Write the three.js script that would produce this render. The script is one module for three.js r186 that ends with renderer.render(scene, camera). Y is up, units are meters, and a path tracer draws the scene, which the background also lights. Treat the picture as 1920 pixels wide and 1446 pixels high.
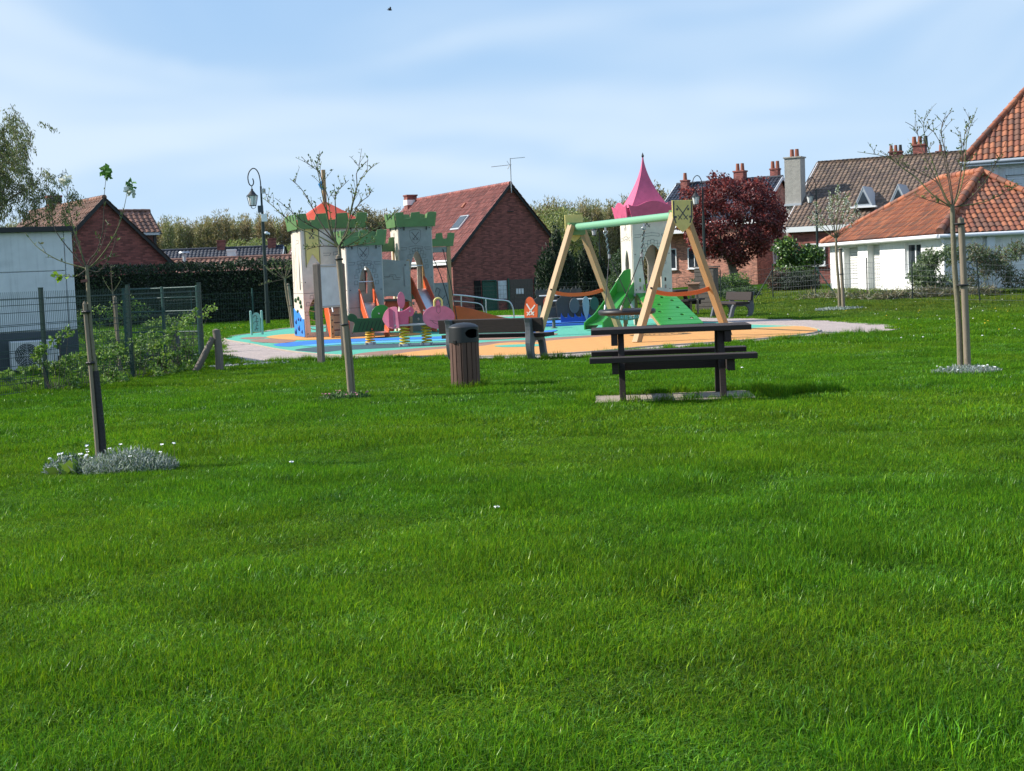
import * as THREE from 'three';
import { mergeGeometries } from 'three/addons/utils/BufferGeometryUtils.js';
import { Brush, Evaluator, SUBTRACTION } from 'three-bvh-csg';

// ---------- camera, sky, sun, exposure ----------
const scene = new THREE.Scene();
const camera = new THREE.PerspectiveCamera(30, 1024 / 771, 0.1, 1500);
camera.position.set(0, 1.52, 0);
camera.rotation.set(-4.36 * Math.PI / 180, 0, -2.3 * Math.PI / 180, 'YXZ');
const renderer = new THREE.WebGLRenderer({ antialias: true });
renderer.toneMapping = THREE.LinearToneMapping;
renderer.toneMappingExposure = 1.45;
renderer.shadowMap.enabled = true;
const SUN_EL = 36 * Math.PI / 180, SUN_BACK = 5 * Math.PI / 180;
const sunDir = new THREE.Vector3(-Math.cos(SUN_EL) * Math.cos(SUN_BACK), Math.sin(SUN_EL), -Math.cos(SUN_EL) * Math.sin(SUN_BACK));
const sun = new THREE.DirectionalLight(new THREE.Color().setRGB(1, 0.94, 0.84), 5);
sun.position.copy(sunDir).multiplyScalar(120).add(new THREE.Vector3(0, 0, -35));
sun.target.position.set(0, 0, -35);
sun.castShadow = true; sun.shadow.mapSize.set(4096, 4096);
Object.assign(sun.shadow.camera, { left: -70, right: 70, top: 70, bottom: -70, near: 1, far: 320 });
scene.add(sun, sun.target);

// ---------- seeded random and noise ----------
let seed = 12345;
const rnd = () => { seed = (seed * 1664525 + 1013904223) >>> 0; return seed / 4294967296; };
const rr = (a, b) => a + (b - a) * rnd();
const pick = (a) => a[Math.floor(rnd() * a.length)];
const hash = (x, y) => { let h = Math.imul(x, 374761393) ^ Math.imul(y, 668265263); h = Math.imul(h ^ (h >>> 13), 1274126177); return ((h ^ (h >>> 16)) >>> 0) / 4294967296; };
const sm = (t) => { t = Math.min(1, Math.max(0, t)); return t * t * (3 - 2 * t); };
function vnoise(x, y, px = 0, py = 0) {
  const xi = Math.floor(x), yi = Math.floor(y), fx = sm(x - xi), fy = sm(y - yi);
  const w = (a, p) => p ? ((a % p) + p) % p : a;
  const a = hash(w(xi, px), w(yi, py)), b = hash(w(xi + 1, px), w(yi, py)), c = hash(w(xi, px), w(yi + 1, py)), d = hash(w(xi + 1, px), w(yi + 1, py));
  return (a + (b - a) * fx) * (1 - fy) + (c + (d - c) * fx) * fy;
}
function fbm(x, y, o = 4, px = 0, py = 0) { let s = 0, a = 0.5, n = 0; for (let i = 0; i < o; i++) { s += a * vnoise(x, y, px, py); n += a; a *= 0.5; x *= 2; y *= 2; px *= 2; py *= 2; } return s / n; }

// the sky: pale spring blue with thin drawn-out cirrus
{
  const W = 1024, H = 512, data = new Float32Array(W * H * 4);
  for (let j = 0; j < H; j++) {
    const el = (j + 0.5) / H * Math.PI - Math.PI / 2;
    const e = Math.max(0, Math.sin(el));
    for (let i = 0; i < W; i++) {
      const az = i / W * Math.PI * 2, k = (j * W + i) * 4;
      const t = Math.pow(e, 0.55);
      let r = 0.56 + (0.08 - 0.56) * t, g = 0.76 + (0.28 - 0.76) * t, b = 0.95 + (0.70 - 0.95) * t;
      const u = i / W * 22, v = j / H * 26;
      const warp = fbm(u * 0.5, v * 0.7 + 9, 3, 11, 0) * 2.2;
      let c = fbm(u * 0.55 + 0 * warp, v * 1.7 + warp * 1.5 + 0.35 * Math.sin(az), 5, 0, 0);
      const seam = sm(Math.min(i, W - i) / 60); c = 0.45 + (c - 0.45) * seam;
      const cl = sm((c - 0.34) / 0.34) * 0.66;
      r += (0.77 - r) * cl; g += (0.87 - g) * cl; b += (0.98 - b) * cl;
      if (el < 0) { const d = sm(-el / 0.25); r += (0.10 - r) * d; g += (0.13 - g) * d; b += (0.07 - b) * d; }
      data[k] = r * 0.75; data[k + 1] = g * 0.76; data[k + 2] = b * 0.755; data[k + 3] = 1;
    }
  }
  const t = new THREE.DataTexture(data, W, H, THREE.RGBAFormat, THREE.FloatType);
  t.mapping = THREE.EquirectangularReflectionMapping; t.magFilter = THREE.LinearFilter; t.minFilter = THREE.LinearFilter; t.wrapS = THREE.RepeatWrapping; t.needsUpdate = true;
  scene.background = t; scene.environment = t;
}

// ---------- geometry helpers ----------
const V = (x, y, z) => new THREE.Vector3(x, y, z);
function tri(g, s = 1) {                       // uv in metres, from the way each face points
  const p = g.attributes.position, n = g.attributes.normal, uv = new Float32Array(p.count * 2);
  for (let i = 0; i < p.count; i += 3) {
    let ax = 0, ay = 0, az = 0;
    for (let k = 0; k < 3; k++) { ax += Math.abs(n.getX(i + k)); ay += Math.abs(n.getY(i + k)); az += Math.abs(n.getZ(i + k)); }
    for (let k = 0; k < 3; k++) {
      const x = p.getX(i + k), y = p.getY(i + k), z = p.getZ(i + k);
      const a = ay > ax && ay > az ? [x, z] : ax > az ? [z, y] : [x, y];
      uv[(i + k) * 2] = a[0] * s; uv[(i + k) * 2 + 1] = a[1] * s;
    }
  }
  g.setAttribute('uv', new THREE.BufferAttribute(uv, 2));
  return g;
}
function join(list) {
  list = [].concat(list).map((g) => {
    const h = g.index ? g.toNonIndexed() : g.clone();
    if (!h.attributes.normal) h.computeVertexNormals();
    for (const k of Object.keys(h.attributes)) if (!['position', 'normal', 'color'].includes(k)) h.deleteAttribute(k);
    return h;
  });
  if (list.some((g) => g.attributes.color)) for (const g of list) if (!g.attributes.color) g.setAttribute('color', new THREE.BufferAttribute(new Float32Array(g.attributes.position.count * 3).fill(1), 3));
  return tri(list.length > 1 ? mergeGeometries(list) : list[0]);
}
const taken = {};
function numbered(n) { const k = taken[n] = (taken[n] ?? -1) + 1; return k ? n + '_' + String(k).padStart(3, '0') : n; }
function mesh(name, geos, mat, parent) {
  const m = new THREE.Mesh(join(geos), mat); m.castShadow = m.receiveShadow = true;
  m.name = parent && parent !== scene ? name : numbered(name); (parent || scene).add(m); return m;
}
function raw(name, g, mat, parent) { const m = new THREE.Mesh(g, mat); m.castShadow = m.receiveShadow = true; m.name = name; parent.add(m); return m; }
function tag(o, label, category, group, kind) { Object.assign(o.userData, { label, category }); if (group) o.userData.group = group; if (kind) o.userData.kind = kind; return o; }
function thing(name, label, category, [x, y, z] = [0, 0, 0], turn = 0, group) {
  const o = new THREE.Group(); o.name = numbered(name); scene.add(o); o.position.set(x, y, z); o.rotation.y = turn; return tag(o, label, category, group);
}
function copyOf(src, label, [x, y, z], turn = 0) {
  const o = src.clone(); o.name = numbered(src.name.replace(/_\d{3}$/, '')); o.userData = { ...src.userData, label }; scene.add(o); o.position.set(x, y, z); o.rotation.y = turn; return o;
}
const put = (g, x = 0, y = 0, z = 0, rx = 0, ry = 0, rz = 0) => { g.applyMatrix4(new THREE.Matrix4().compose(V(x, y, z), new THREE.Quaternion().setFromEuler(new THREE.Euler(rx, ry, rz)), V(1, 1, 1))); return g; };
function shapeOf(pts) { return new THREE.Shape(pts.map(([x, y]) => new THREE.Vector2(x, y))); }
function slab(shape, depth, bev = 0.004, seg = 10) {          // extruded about z = 0, edges chamfered
  const g = new THREE.ExtrudeGeometry(shape, { depth: Math.max(0.001, depth - 2 * bev), bevelEnabled: bev > 0, bevelThickness: bev, bevelSize: bev, bevelOffset: -bev, bevelSegments: 1, curveSegments: seg });
  return g.translate(0, 0, -depth / 2 + bev);
}
const rect = (w, h) => shapeOf([[-w / 2, -h / 2], [w / 2, -h / 2], [w / 2, h / 2], [-w / 2, h / 2]]);
function box(w, h, d, x = 0, y = 0, z = 0, rx = 0, ry = 0, rz = 0, c = 0.005) {   // chamfered box centred at x, y, z
  c = Math.min(c, w / 4, h / 4, d / 4);
  return put(slab(rect(w, h), d, c), x, y, z, rx, ry, rz);
}
const pbox = (w, h, d, x = 0, y = 0, z = 0, rx = 0, ry = 0, rz = 0) => put(new THREE.BoxGeometry(w, h, d), x, y, z, rx, ry, rz);
function rod(a, b, r0, r1 = r0, seg = 8) {
  const d = V().subVectors(b, a), L = d.length(), g = new THREE.CylinderGeometry(r1, r0, L, seg);
  g.applyQuaternion(new THREE.Quaternion().setFromUnitVectors(V(0, 1, 0), d.normalize())); return g.translate((a.x + b.x) / 2, (a.y + b.y) / 2, (a.z + b.z) / 2);
}
function bar(a, b, w, t, roll = 0) {                           // rectangular beam from a to b, w across x, t across the other
  const d = V().subVectors(b, a), L = d.length(), g = box(w, L, t); if (roll) g.rotateY(roll);
  g.applyQuaternion(new THREE.Quaternion().setFromUnitVectors(V(0, 1, 0), d.normalize())); return g.translate((a.x + b.x) / 2, (a.y + b.y) / 2, (a.z + b.z) / 2);
}
function limb(pts, r0, r1, seg = 6, n = 0) {                   // tapering, slightly wavy tube
  const c = new THREE.CatmullRomCurve3(pts), N = n || Math.max(3, pts.length * 2), pos = [], idx = [];
  const fr = c.computeFrenetFrames(N, false);
  for (let i = 0; i <= N; i++) {
    const p = c.getPoint(i / N), r = r0 + (r1 - r0) * i / N;
    for (let k = 0; k < seg; k++) { const a = k / seg * Math.PI * 2, q = fr.normals[i].clone().multiplyScalar(Math.cos(a) * r).addScaledVector(fr.binormals[i], Math.sin(a) * r).add(p); pos.push(q.x, q.y, q.z); }
  }
  for (let i = 0; i < N; i++) for (let k = 0; k < seg; k++) { const a = i * seg + k, b = i * seg + (k + 1) % seg; idx.push(a, b, a + seg, b, b + seg, a + seg); }
  const g = new THREE.BufferGeometry(); g.setAttribute('position', new THREE.Float32BufferAttribute(pos, 3)); g.setIndex(idx); g.computeVertexNormals(); return g;
}
const tube = (pts, r, n = 24, seg = 6, closed = false) => new THREE.TubeGeometry(new THREE.CatmullRomCurve3(pts, closed), n, r, seg, closed);
function ribbon(pts, w = 0.012, t = 0.004, closed = false) {   // engraved or printed line on a panel, in its x-y plane
  const out = [], n = pts.length;
  for (let i = 0; i < n - (closed ? 0 : 1); i++) {
    const [ax, ay] = pts[i], [bx, by] = pts[(i + 1) % n], L = Math.hypot(bx - ax, by - ay);
    out.push(pbox(L + w * 0.8, w, t, (ax + bx) / 2, (ay + by) / 2, 0, 0, 0, Math.atan2(by - ay, bx - ax)));
  }
  return out;
}
function quadGeo(a, b, c, d) { const g = new THREE.BufferGeometry(); g.setAttribute('position', new THREE.Float32BufferAttribute([...a, ...b, ...c, ...a, ...c, ...d], 3)); g.computeVertexNormals(); return g; }

// leaves: many small folded faces, one merged geometry, tone varies leaf by leaf
function leafMass(n, place, len, wid, tones, dirBias = null) {
  const pos = [], nor = [], col = [], q = V(), a = V(), b = V(), nn = V();
  for (let i = 0; i < n; i++) {
    place(q);
    a.set(rr(-1, 1), rr(-1, 1), rr(-1, 1)); if (dirBias) a.addScaledVector(dirBias, 1.2); a.normalize();
    b.set(rr(-1, 1), rr(-1, 1), rr(-1, 1)).cross(a).normalize(); nn.crossVectors(b, a);
    const L = len * rr(0.6, 1.3), W = wid * rr(0.7, 1.3) / 2, t = pick(tones), s = rr(0.8, 1.2);
    const p0 = q.clone(), p1 = q.clone().addScaledVector(a, L * 0.5).addScaledVector(b, W).addScaledVector(nn, L * 0.08), p2 = q.clone().addScaledVector(a, L), p3 = q.clone().addScaledVector(a, L * 0.5).addScaledVector(b, -W).addScaledVector(nn, L * 0.08);
    for (const v of [p0, p1, p2, p0, p2, p3]) { pos.push(v.x, v.y, v.z); nor.push(nn.x, nn.y, nn.z); col.push(t[0] * s, t[1] * s, t[2] * s); }
  }
  const g = new THREE.BufferGeometry();
  g.setAttribute('position', new THREE.Float32BufferAttribute(pos, 3)); g.setAttribute('normal', new THREE.Float32BufferAttribute(nor, 3)); g.setAttribute('color', new THREE.Float32BufferAttribute(col, 3));
  return g;
}
const onBall = () => { const z = rr(-1, 1), a = rr(0, 6.2832), s = Math.sqrt(1 - z * z); return V(Math.cos(a) * s, z, Math.sin(a) * s); };

// ---------- textures and materials ----------
function tex(w, h, fn, srgb = true) {
  const d = new Uint8Array(w * h * 4);
  for (let j = 0; j < h; j++) for (let i = 0; i < w; i++) { const c = fn(i, j), k = (j * w + i) * 4; d[k] = c[0] * 255; d[k + 1] = c[1] * 255; d[k + 2] = c[2] * 255; d[k + 3] = 255; }
  const t = new THREE.DataTexture(d, w, h); t.wrapS = t.wrapT = THREE.RepeatWrapping; t.magFilter = THREE.LinearFilter; t.minFilter = THREE.LinearMipmapLinearFilter; t.generateMipmaps = true;
  if (srgb) t.colorSpace = THREE.SRGBColorSpace; t.needsUpdate = true; return t;
}
const repCache = new Map();
const rep = (t, x, y = x) => { const k = t.id + '/' + x + '/' + y; if (!repCache.has(k)) { const c = t.clone(); c.repeat.set(x, y); c.needsUpdate = true; repCache.set(k, c); } return repCache.get(k); };
const gray = (f) => (i, j) => { const v = Math.min(1, Math.max(0, f(i, j))); return [v, v, v]; };
const nz = tex(256, 256, gray((i, j) => fbm(i / 16, j / 16, 5, 16, 16)), false);
const mottle = tex(256, 256, gray((i, j) => 0.85 + 0.15 * fbm(i / 32, j / 32, 6, 8, 8) + 0.04 * (hash(i, j) - 0.5)));
const streak = tex(512, 512, gray((i, j) => 0.90 + 0.10 * fbm(i / 32, j / 32, 5, 16, 16) - 0.16 * Math.max(0, fbm(i / 8, j / 128, 4, 64, 4) - 0.52) - 0.12 * Math.max(0, fbm(i / 64 + 9, j / 48, 4, 0, 0) - 0.55) * (i > 24 && i < 488 && j > 24 && j < 488 ? 1 : 0)));
const speckle = tex(512, 512, gray((i, j) => 0.74 + 0.22 * hash(i >> 1, j >> 1) + 0.10 * fbm(i / 64, j / 64, 5, 8, 8) - 0.16 * Math.max(0, fbm(i / 32, j / 32, 4, 16, 16) - 0.55)));
const grainF = (i, j) => { const w = fbm(i / 10, j / 128, 3, 25.6, 2) * 3; const g = 0.5 + 0.5 * Math.sin((i / 256 * 12 + w) * 6.283); return 0.72 + 0.14 * g + 0.14 * fbm(i / 3, j / 64, 3, 0, 4); };
const grainV = tex(256, 256, gray(grainF)), grainH = tex(256, 256, gray((i, j) => grainF(j, i)));
const gravelT = tex(512, 512, (i, j) => { const a = hash(i >> 1, j >> 1), b = hash((i + 7) >> 2, (j + 3) >> 2), v = 0.70 + 0.2 * (a - 0.5) + 0.18 * (b - 0.5) + 0.12 * (fbm(i / 64, j / 64, 4, 8, 8) - 0.5); return [v * 1.03, v * 0.98, v * 0.955]; });
const brickT = (base, mortar) => tex(512, 512, (i, j) => {
  const row = Math.floor(j / 32), x = (i + (row % 2) * 32) % 512, c = Math.floor(x / 64), fx = x % 64, fy = j % 32, n = hash(c + 17, row), f = 0.8 + 0.35 * n + 0.12 * (hash(i, j) - 0.5) + 0.15 * (fbm(i / 64, j / 64, 3, 8, 8) - 0.5);
  if (fx < 3 || fy < 4) return mortar.map((v) => v * (0.9 + 0.2 * hash(i, j)));
  return base.map((v) => Math.min(1, v * f));
});
const brickB = tex(512, 512, gray((i, j) => { const row = Math.floor(j / 32), fx = (i + (row % 2) * 32) % 64, fy = j % 32; return (fx < 3 || fy < 4 ? 0.1 : 0.8) + 0.2 * hash(i, j); }), false);
const lin = (r, g, b) => new THREE.Color().setRGB(r, g, b);
function std(c, rough = 0.8, o = {}) { return new THREE.MeshStandardMaterial({ color: Array.isArray(c) ? lin(...c) : new THREE.Color(c), roughness: rough, ...o }); }
const leafMat = (rough = 1, t = 0.35) => new THREE.MeshPhysicalMaterial({ color: 0xffffff, vertexColors: true, roughness: rough, transmission: t, thickness: 0, side: THREE.DoubleSide });
const M = {
  leaf: leafMat(), leafDark: leafMat(1, 0.2), leafGloss: new THREE.MeshStandardMaterial({ vertexColors: true, roughness: 0.42, side: THREE.DoubleSide }),
  barkYoung: std([0.24, 0.21, 0.14], 0.95, { map: rep(mottle, 5, 2), bumpMap: rep(nz, 10, 4), bumpScale: 0.006 }),
  bark: std([0.16, 0.14, 0.11], 0.95, { map: rep(mottle, 3), bumpMap: rep(nz, 6), bumpScale: 0.01 }),
  twig: std([0.10, 0.075, 0.055], 0.9), twigGreen: std([0.14, 0.15, 0.06], 0.8),
  stake: std([0.33, 0.265, 0.19], 0.85, { map: rep(grainV, 5, 1), bumpMap: rep(grainV, 5, 1), bumpScale: 0.004 }),
  post: std([0.24, 0.20, 0.17], 0.9, { map: rep(grainV, 4, 1), bumpMap: rep(grainV, 4, 1), bumpScale: 0.005 }),
  rubberTie: std([0.012, 0.012, 0.013], 0.55), guard: std([0.016, 0.015, 0.016], 0.6, { bumpMap: rep(nz, 4), bumpScale: 0.004 }),
  plank: std([0.036, 0.023, 0.020], 0.8, { map: rep(grainH, 1, 4), bumpMap: rep(grainH, 1, 4), bumpScale: 0.003 }),
  slat: std([0.17, 0.085, 0.06], 0.75, { map: rep(grainV, 6, 1), bumpMap: rep(grainV, 6, 1), bumpScale: 0.003 }),
  slat2: std([0.145, 0.075, 0.054], 0.75, { map: rep(grainV, 5, 1.3), bumpMap: rep(grainV, 5, 1.3), bumpScale: 0.003 }),
  blackPlastic: std([0.016, 0.017, 0.019], 0.5), iron: std([0.13, 0.14, 0.155], 0.6, { metalness: 0.1, map: rep(mottle, 2) }),
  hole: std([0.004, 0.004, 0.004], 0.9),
  glulam: std([0.52, 0.335, 0.16], 0.6, { map: rep(grainV, 4, 0.8) }), glulamH: std([0.52, 0.335, 0.16], 0.6, { map: rep(grainH, 0.8, 4) }),
  cream: std([0.76, 0.68, 0.58], 0.6, { map: rep(mottle, 0.7) }), greyPanel: std([0.30, 0.32, 0.305], 0.55, { map: rep(mottle, 0.9) }),
  line: std([0.09, 0.09, 0.09], 0.8), green: std([0.125, 0.25, 0.085], 0.5, { map: rep(mottle, 1.1) }), red: std([0.78, 0.10, 0.04], 0.5, { map: rep(mottle, 1) }),
  orange: std([0.72, 0.11, 0.025], 0.45, { map: rep(mottle, 1) }), yellow: std([0.78, 0.66, 0.22], 0.5, { map: rep(mottle, 1) }), pink: std([0.68, 0.115, 0.23], 0.48, { map: rep(mottle, 1) }),
  pinkPale: std([0.70, 0.19, 0.31], 0.48, { map: rep(mottle, 1) }), blue: std([0.03, 0.25, 0.75], 0.5, { map: rep(mottle, 1) }), mint: std([0.17, 0.38, 0.23], 0.45),
  darkGreen: std([0.018, 0.11, 0.03], 0.5, { map: rep(mottle, 1) }), slideGreen: std([0.03, 0.26, 0.03], 0.35), steel: std([0.55, 0.56, 0.58], 0.32, { metalness: 0.9 }), galv: std([0.42, 0.44, 0.45], 0.45, { metalness: 0.6 }),
  fenceGreen: std([0.006, 0.035, 0.028], 0.5), fenceGreenPale: std([0.012, 0.065, 0.055], 0.5), wire: std([0.02, 0.032, 0.03], 0.5, { metalness: 0.3 }), wireGrey: std([0.14, 0.15, 0.15], 0.5, { metalness: 0.5 }),
  plaster: std([0.92, 0.92, 0.90], 0.9, { map: rep(streak, 0.25, 0.3), bumpMap: rep(nz, 3), bumpScale: 0.006 }), cabin: std([0.72, 0.76, 0.77], 0.7, { map: rep(streak, 0.3, 0.35) }), plinth: std([0.07, 0.085, 0.10], 0.85, { map: rep(mottle, 0.5) }),
  brickDark: std([1, 1, 1], 0.92, { map: rep(brickT([0.55, 0.325, 0.295], [0.42, 0.32, 0.30]), 0.56, 0.84), bumpMap: rep(brickB, 0.56, 0.84), bumpScale: 0.008 }),
  brickSalmon: std([1, 1, 1], 0.92, { map: rep(brickT([0.70, 0.48, 0.41], [0.66, 0.58, 0.52]), 0.56, 0.84), bumpMap: rep(brickB, 0.56, 0.84), bumpScale: 0.008 }),
  trim: std([0.78, 0.79, 0.80], 0.5), zinc: std([0.46, 0.49, 0.52], 0.45, { metalness: 0.3 }), dark: std([0.02, 0.021, 0.023], 0.6), glass: std([0.03, 0.04, 0.05], 0.06), tile: new THREE.MeshStandardMaterial({ vertexColors: true, roughness: 0.72 }), tileGloss: new THREE.MeshStandardMaterial({ vertexColors: true, roughness: 0.22 }),
  concrete: std([0.42, 0.35, 0.28], 0.92, { map: rep(mottle, 1.3), bumpMap: rep(nz, 5), bumpScale: 0.006 }), gravel: std([0.86, 0.78, 0.75], 0.95, { map: rep(gravelT, 0.7), bumpMap: rep(gravelT, 0.7), bumpScale: 0.012 }),
  chimney: std([0.44, 0.42, 0.38], 0.95, { map: rep(mottle, 0.9), bumpMap: rep(nz, 2), bumpScale: 0.02 }), pot: std([0.28, 0.10, 0.06], 0.85), board: std([0.72, 0.77, 0.82], 0.3, { map: rep(mottle, 0.8) }),
  petal: std([0.8, 0.8, 0.78], 0.8, { side: THREE.DoubleSide }), doorGreen: std([0.016, 0.085, 0.06], 0.5), timberGrey: std([0.15, 0.125, 0.105], 0.85, { map: rep(grainV, 5, 1) }), boxWood: std([0.30, 0.16, 0.09], 0.8, { map: rep(grainH, 1, 5) })
};

// ---------- terrain ----------
const hgt = (x, z) => 0.34 * sm((x - 6) / 6) * sm((-z - 41) / 9) - 0.85 * sm((-z - 60) / 18) * sm((x + 8) / 4) * (1 - sm((x - 6) / 5));
{
  const line = (a, b, fa, fb, st) => { const o = []; for (let v = a; v < fa; v += (fa - a) / 6) o.push(v); for (let v = fa; v <= fb; v += st) o.push(v); for (let k = 1; k <= 6; k++) o.push(fb + (b - fb) * k / 6); return o; };
  const X = line(-500, 500, -45, 45, 1.5), Z = line(-900, 80, -110, 6, 1.5), pos = [], idx = [];
  for (const z of Z) for (const x of X) pos.push(x, hgt(x, z) + 0.012 * (fbm(x, z, 3) - 0.5), z);
  for (let j = 0; j < Z.length - 1; j++) for (let i = 0; i < X.length - 1; i++) { const a = j * X.length + i, b = a + 1, c = a + X.length, d = c + 1; idx.push(a, c, b, b, c, d); }
  const g = new THREE.BufferGeometry(); g.setAttribute('position', new THREE.Float32BufferAttribute(pos, 3)); g.setIndex(idx); g.computeVertexNormals();
  const t = tex(512, 512, (i, j) => { const n = fbm(i / 32, j / 32, 5, 16, 16), h = hash(i, j); return [0.16 + 0.10 * n + 0.10 * h, 0.27 + 0.16 * n + 0.14 * h, 0.06 + 0.04 * n + 0.04 * h]; });
  tag(mesh('ground', g, new THREE.MeshPhysicalMaterial({ color: lin(0.5, 0.5, 0.4), roughness: 1, specularIntensity: 0.05, map: rep(t, 0.45), bumpMap: rep(nz, 4), bumpScale: 0.02 })), 'flat green lawn ground running back to the houses', 'ground', null, 'structure');
}
const inPoly = (P, x, z) => { let c = false; for (let i = 0, j = P.length - 1; i < P.length; j = i++) if ((P[i][1] > z) !== (P[j][1] > z) && x < (P[j][0] - P[i][0]) * (z - P[i][1]) / (P[j][1] - P[i][1]) + P[i][0]) c = !c; return c; };
function smoothPoly(P, n = 120) { const c = new THREE.CatmullRomCurve3(P.map(([x, z]) => V(x, 0, z)), true, 'centripetal'); return c.getPoints(n).slice(0, -1).map((p) => [p.x, p.z]); }
function sheet(P, y, edge = 0) {                                // flat sheet in the ground plane, with a shallow rim if edge > 0
  const s = shapeOf(P.map(([x, z]) => [x, -z]));
  const g = edge ? new THREE.ExtrudeGeometry(s, { depth: edge, bevelEnabled: false }) : new THREE.ShapeGeometry(s);
  return g.rotateX(-Math.PI / 2).translate(0, y - edge, 0);
}
const gravelP = smoothPoly([[-8.36, -40.93], [-5.9, -29.5], [-5.53, -27.57], [-4.94, -27.85], [-4.16, -28.20], [-3.30, -27.96], [-2.00, -27.25], [-0.56, -26.10], [0.49, -25.54], [1.35, -25.61], [2.16, -26.23], [3.45, -27.13], [4.64, -28.25], [5.85, -29.05], [7.13, -29.89], [8.75, -32.0], [8.83, -34.81], [8.38, -37.42], [7.43, -40.53], [6.17, -43.28], [5.52, -45.89], [2.90, -53.0], [-1.15, -55.5], [-5.09, -53.90], [-7.56, -51.61], [-8.26, -47.89], [-8.57, -44.00]], 200);
tag(mesh('gravel_path', sheet(gravelP, 0.022, 0.06), M.gravel), 'pinkish grey gravel path ringing the colourful play surface', 'path', null, 'structure');
{
  const surf = thing('playground_surface', 'teal and orange rubber safety surface under the play equipment', 'play surface'); surf.userData.kind = 'structure';
  const rb = (c) => std(c, 0.9, { map: rep(speckle, 0.9), bumpMap: rep(speckle, 0.9), bumpScale: 0.004 });
  const teal = rb([0.10, 0.50, 0.36]), orange = rb([0.80, 0.38, 0.11]), brown = rb([0.36, 0.20, 0.15]), slate = rb([0.05, 0.10, 0.13]), blue = rb([0.03, 0.22, 0.72]), lightB = rb([0.10, 0.48, 0.72]);
  const base = smoothPoly([[-8.43, -42.73], [-6.47, -36.56], [-4.98, -32.37], [-4.05, -30.39], [-3.00, -28.85], [-2.40, -28.24], [-1.25, -27.43], [-0.47, -26.95], [0.36, -26.72], [1.43, -27.0], [1.89, -27.36], [2.83, -28.2], [4.18, -28.75], [5.17, -29.42], [6.22, -30.51], [6.81, -31.63], [7.05, -33.26], [6.9, -34.76], [6.21, -36.73], [5.82, -38.85], [4.90, -41.36], [2.75, -50.5], [-1.09, -53], [-4.84, -51.21], [-7.28, -49.74], [-7.86, -46.58]], 180);
  mesh('rubber_base', sheet(base, 0.034, 0.07), teal, surf);
  const edgePts = base.map(([x, z]) => V(x, 0.03, z)); mesh('edging_strip', new THREE.TubeGeometry(new THREE.CatmullRomCurve3(edgePts, true), 240, 0.022, 5, true), M.concrete, surf);
  const pat = (name, P, m, k, lb) => { const q = smoothPoly(P, 70), o = mesh(name, sheet(q, 0.038 + k * 0.004), m, surf); if (lb) o.userData.label = lb; };
  pat('rubber_patch', [[-2.36, -28.36], [-1.25, -27.6], [-0.47, -27.1], [0.36, -26.88], [1.43, -27.2], [1.89, -27.52], [2.83, -28.4], [4.18, -28.9], [5.14, -29.5], [6.18, -30.56], [6.76, -31.66], [6.99, -33.24], [6.83, -34.6], [5.66, -34.42], [4.31, -33.85], [2.80, -33.80], [2.01, -33.10], [1.02, -32.35], [0.51, -31.77], [-0.12, -32.05], [-0.68, -30.83], [-1.76, -30.14]], orange, 1, 'large orange rubber patch at the near edge');
  pat('rubber_patch', [[-3.2, -29.35], [-2.5, -28.5], [-1.76, -30.1], [-0.68, -30.7], [-0.12, -31.9], [1.02, -32.2], [2.01, -33.0], [2.80, -33.70], [2.85, -34.37], [2.07, -34.20], [1.08, -33.75], [0.53, -33.05], [-0.33, -33.00], [-1.26, -31.77], [-2.27, -30.96], [-3.00, -30.23]], brown, 0, 'brown rubber band behind the orange patch');
  pat('rubber_patch', [[-4.91, -32.77], [-4.48, -33.89], [-3.25, -34.16], [-1.95, -33.60], [-0.95, -33.54], [-0.80, -32.3], [-1.87, -32.02], [-3.03, -31.78], [-3.72, -31.63], [-4.06, -31.0], [-4.47, -31.7]], slate, 0, 'slate grey rubber patch shaped like a pond');
  pat('rubber_patch', [[-5.94, -36.12], [-5.51, -37.48], [-4.43, -37.75], [-3.00, -37.40], [-1.60, -37.06], [-0.36, -37.53], [-0.35, -36.20], [-1.53, -35.7], [-2.87, -35.9], [-4.20, -35.78], [-5.03, -35.10], [-5.30, -34.6]], blue, 0, 'blue rubber stream');
  pat('rubber_patch', [[-5.04, -35.0], [-4.16, -35.5], [-2.85, -35.56], [-1.52, -35.25], [-1.49, -34.56], [-2.78, -34.56], [-4.06, -34.57], [-4.63, -34.2]], lightB, 1, 'light blue rubber stream');
  pat('rubber_patch', [[-7.12, -39.51], [-6.69, -40.44], [-5.74, -38.61], [-5.78, -36.75], [-6.3, -37.41]], brown, 0);
  pat('rubber_patch', [[-7.81, -41.81], [-7.44, -42.18], [-6.93, -41.00], [-7.17, -40.20]], brown, 0);
  pat('rubber_patch', [[-7.07, -41.84], [-6.68, -43.34], [-4.97, -41.88], [-3.71, -41.04], [-2.62, -40.10], [-2.52, -38.59], [-3.51, -37.93], [-4.27, -37.9], [-5.48, -38.25], [-6.22, -39.35]], orange, 1, 'orange rubber patch round the castle towers');
  pat('rubber_patch', [[-0.98, -34.38], [-0.35, -35.27], [0.58, -35.63], [1.12, -36.07], [1.09, -35.14], [0.43, -34.26], [-0.33, -33.81]], brown, 1);
  pat('rubber_patch', [[-0.6, -36.2], [0.5, -37.4], [1.2, -38.2], [1.1, -37.0], [0.5, -36.0], [-0.2, -35.4]], blue, 2);
  pat('rubber_patch', [[1.00, -45.21], [1.82, -46.85], [2.54, -44.32], [2.05, -41.13], [0.98, -41.05]], blue, 0);
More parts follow.
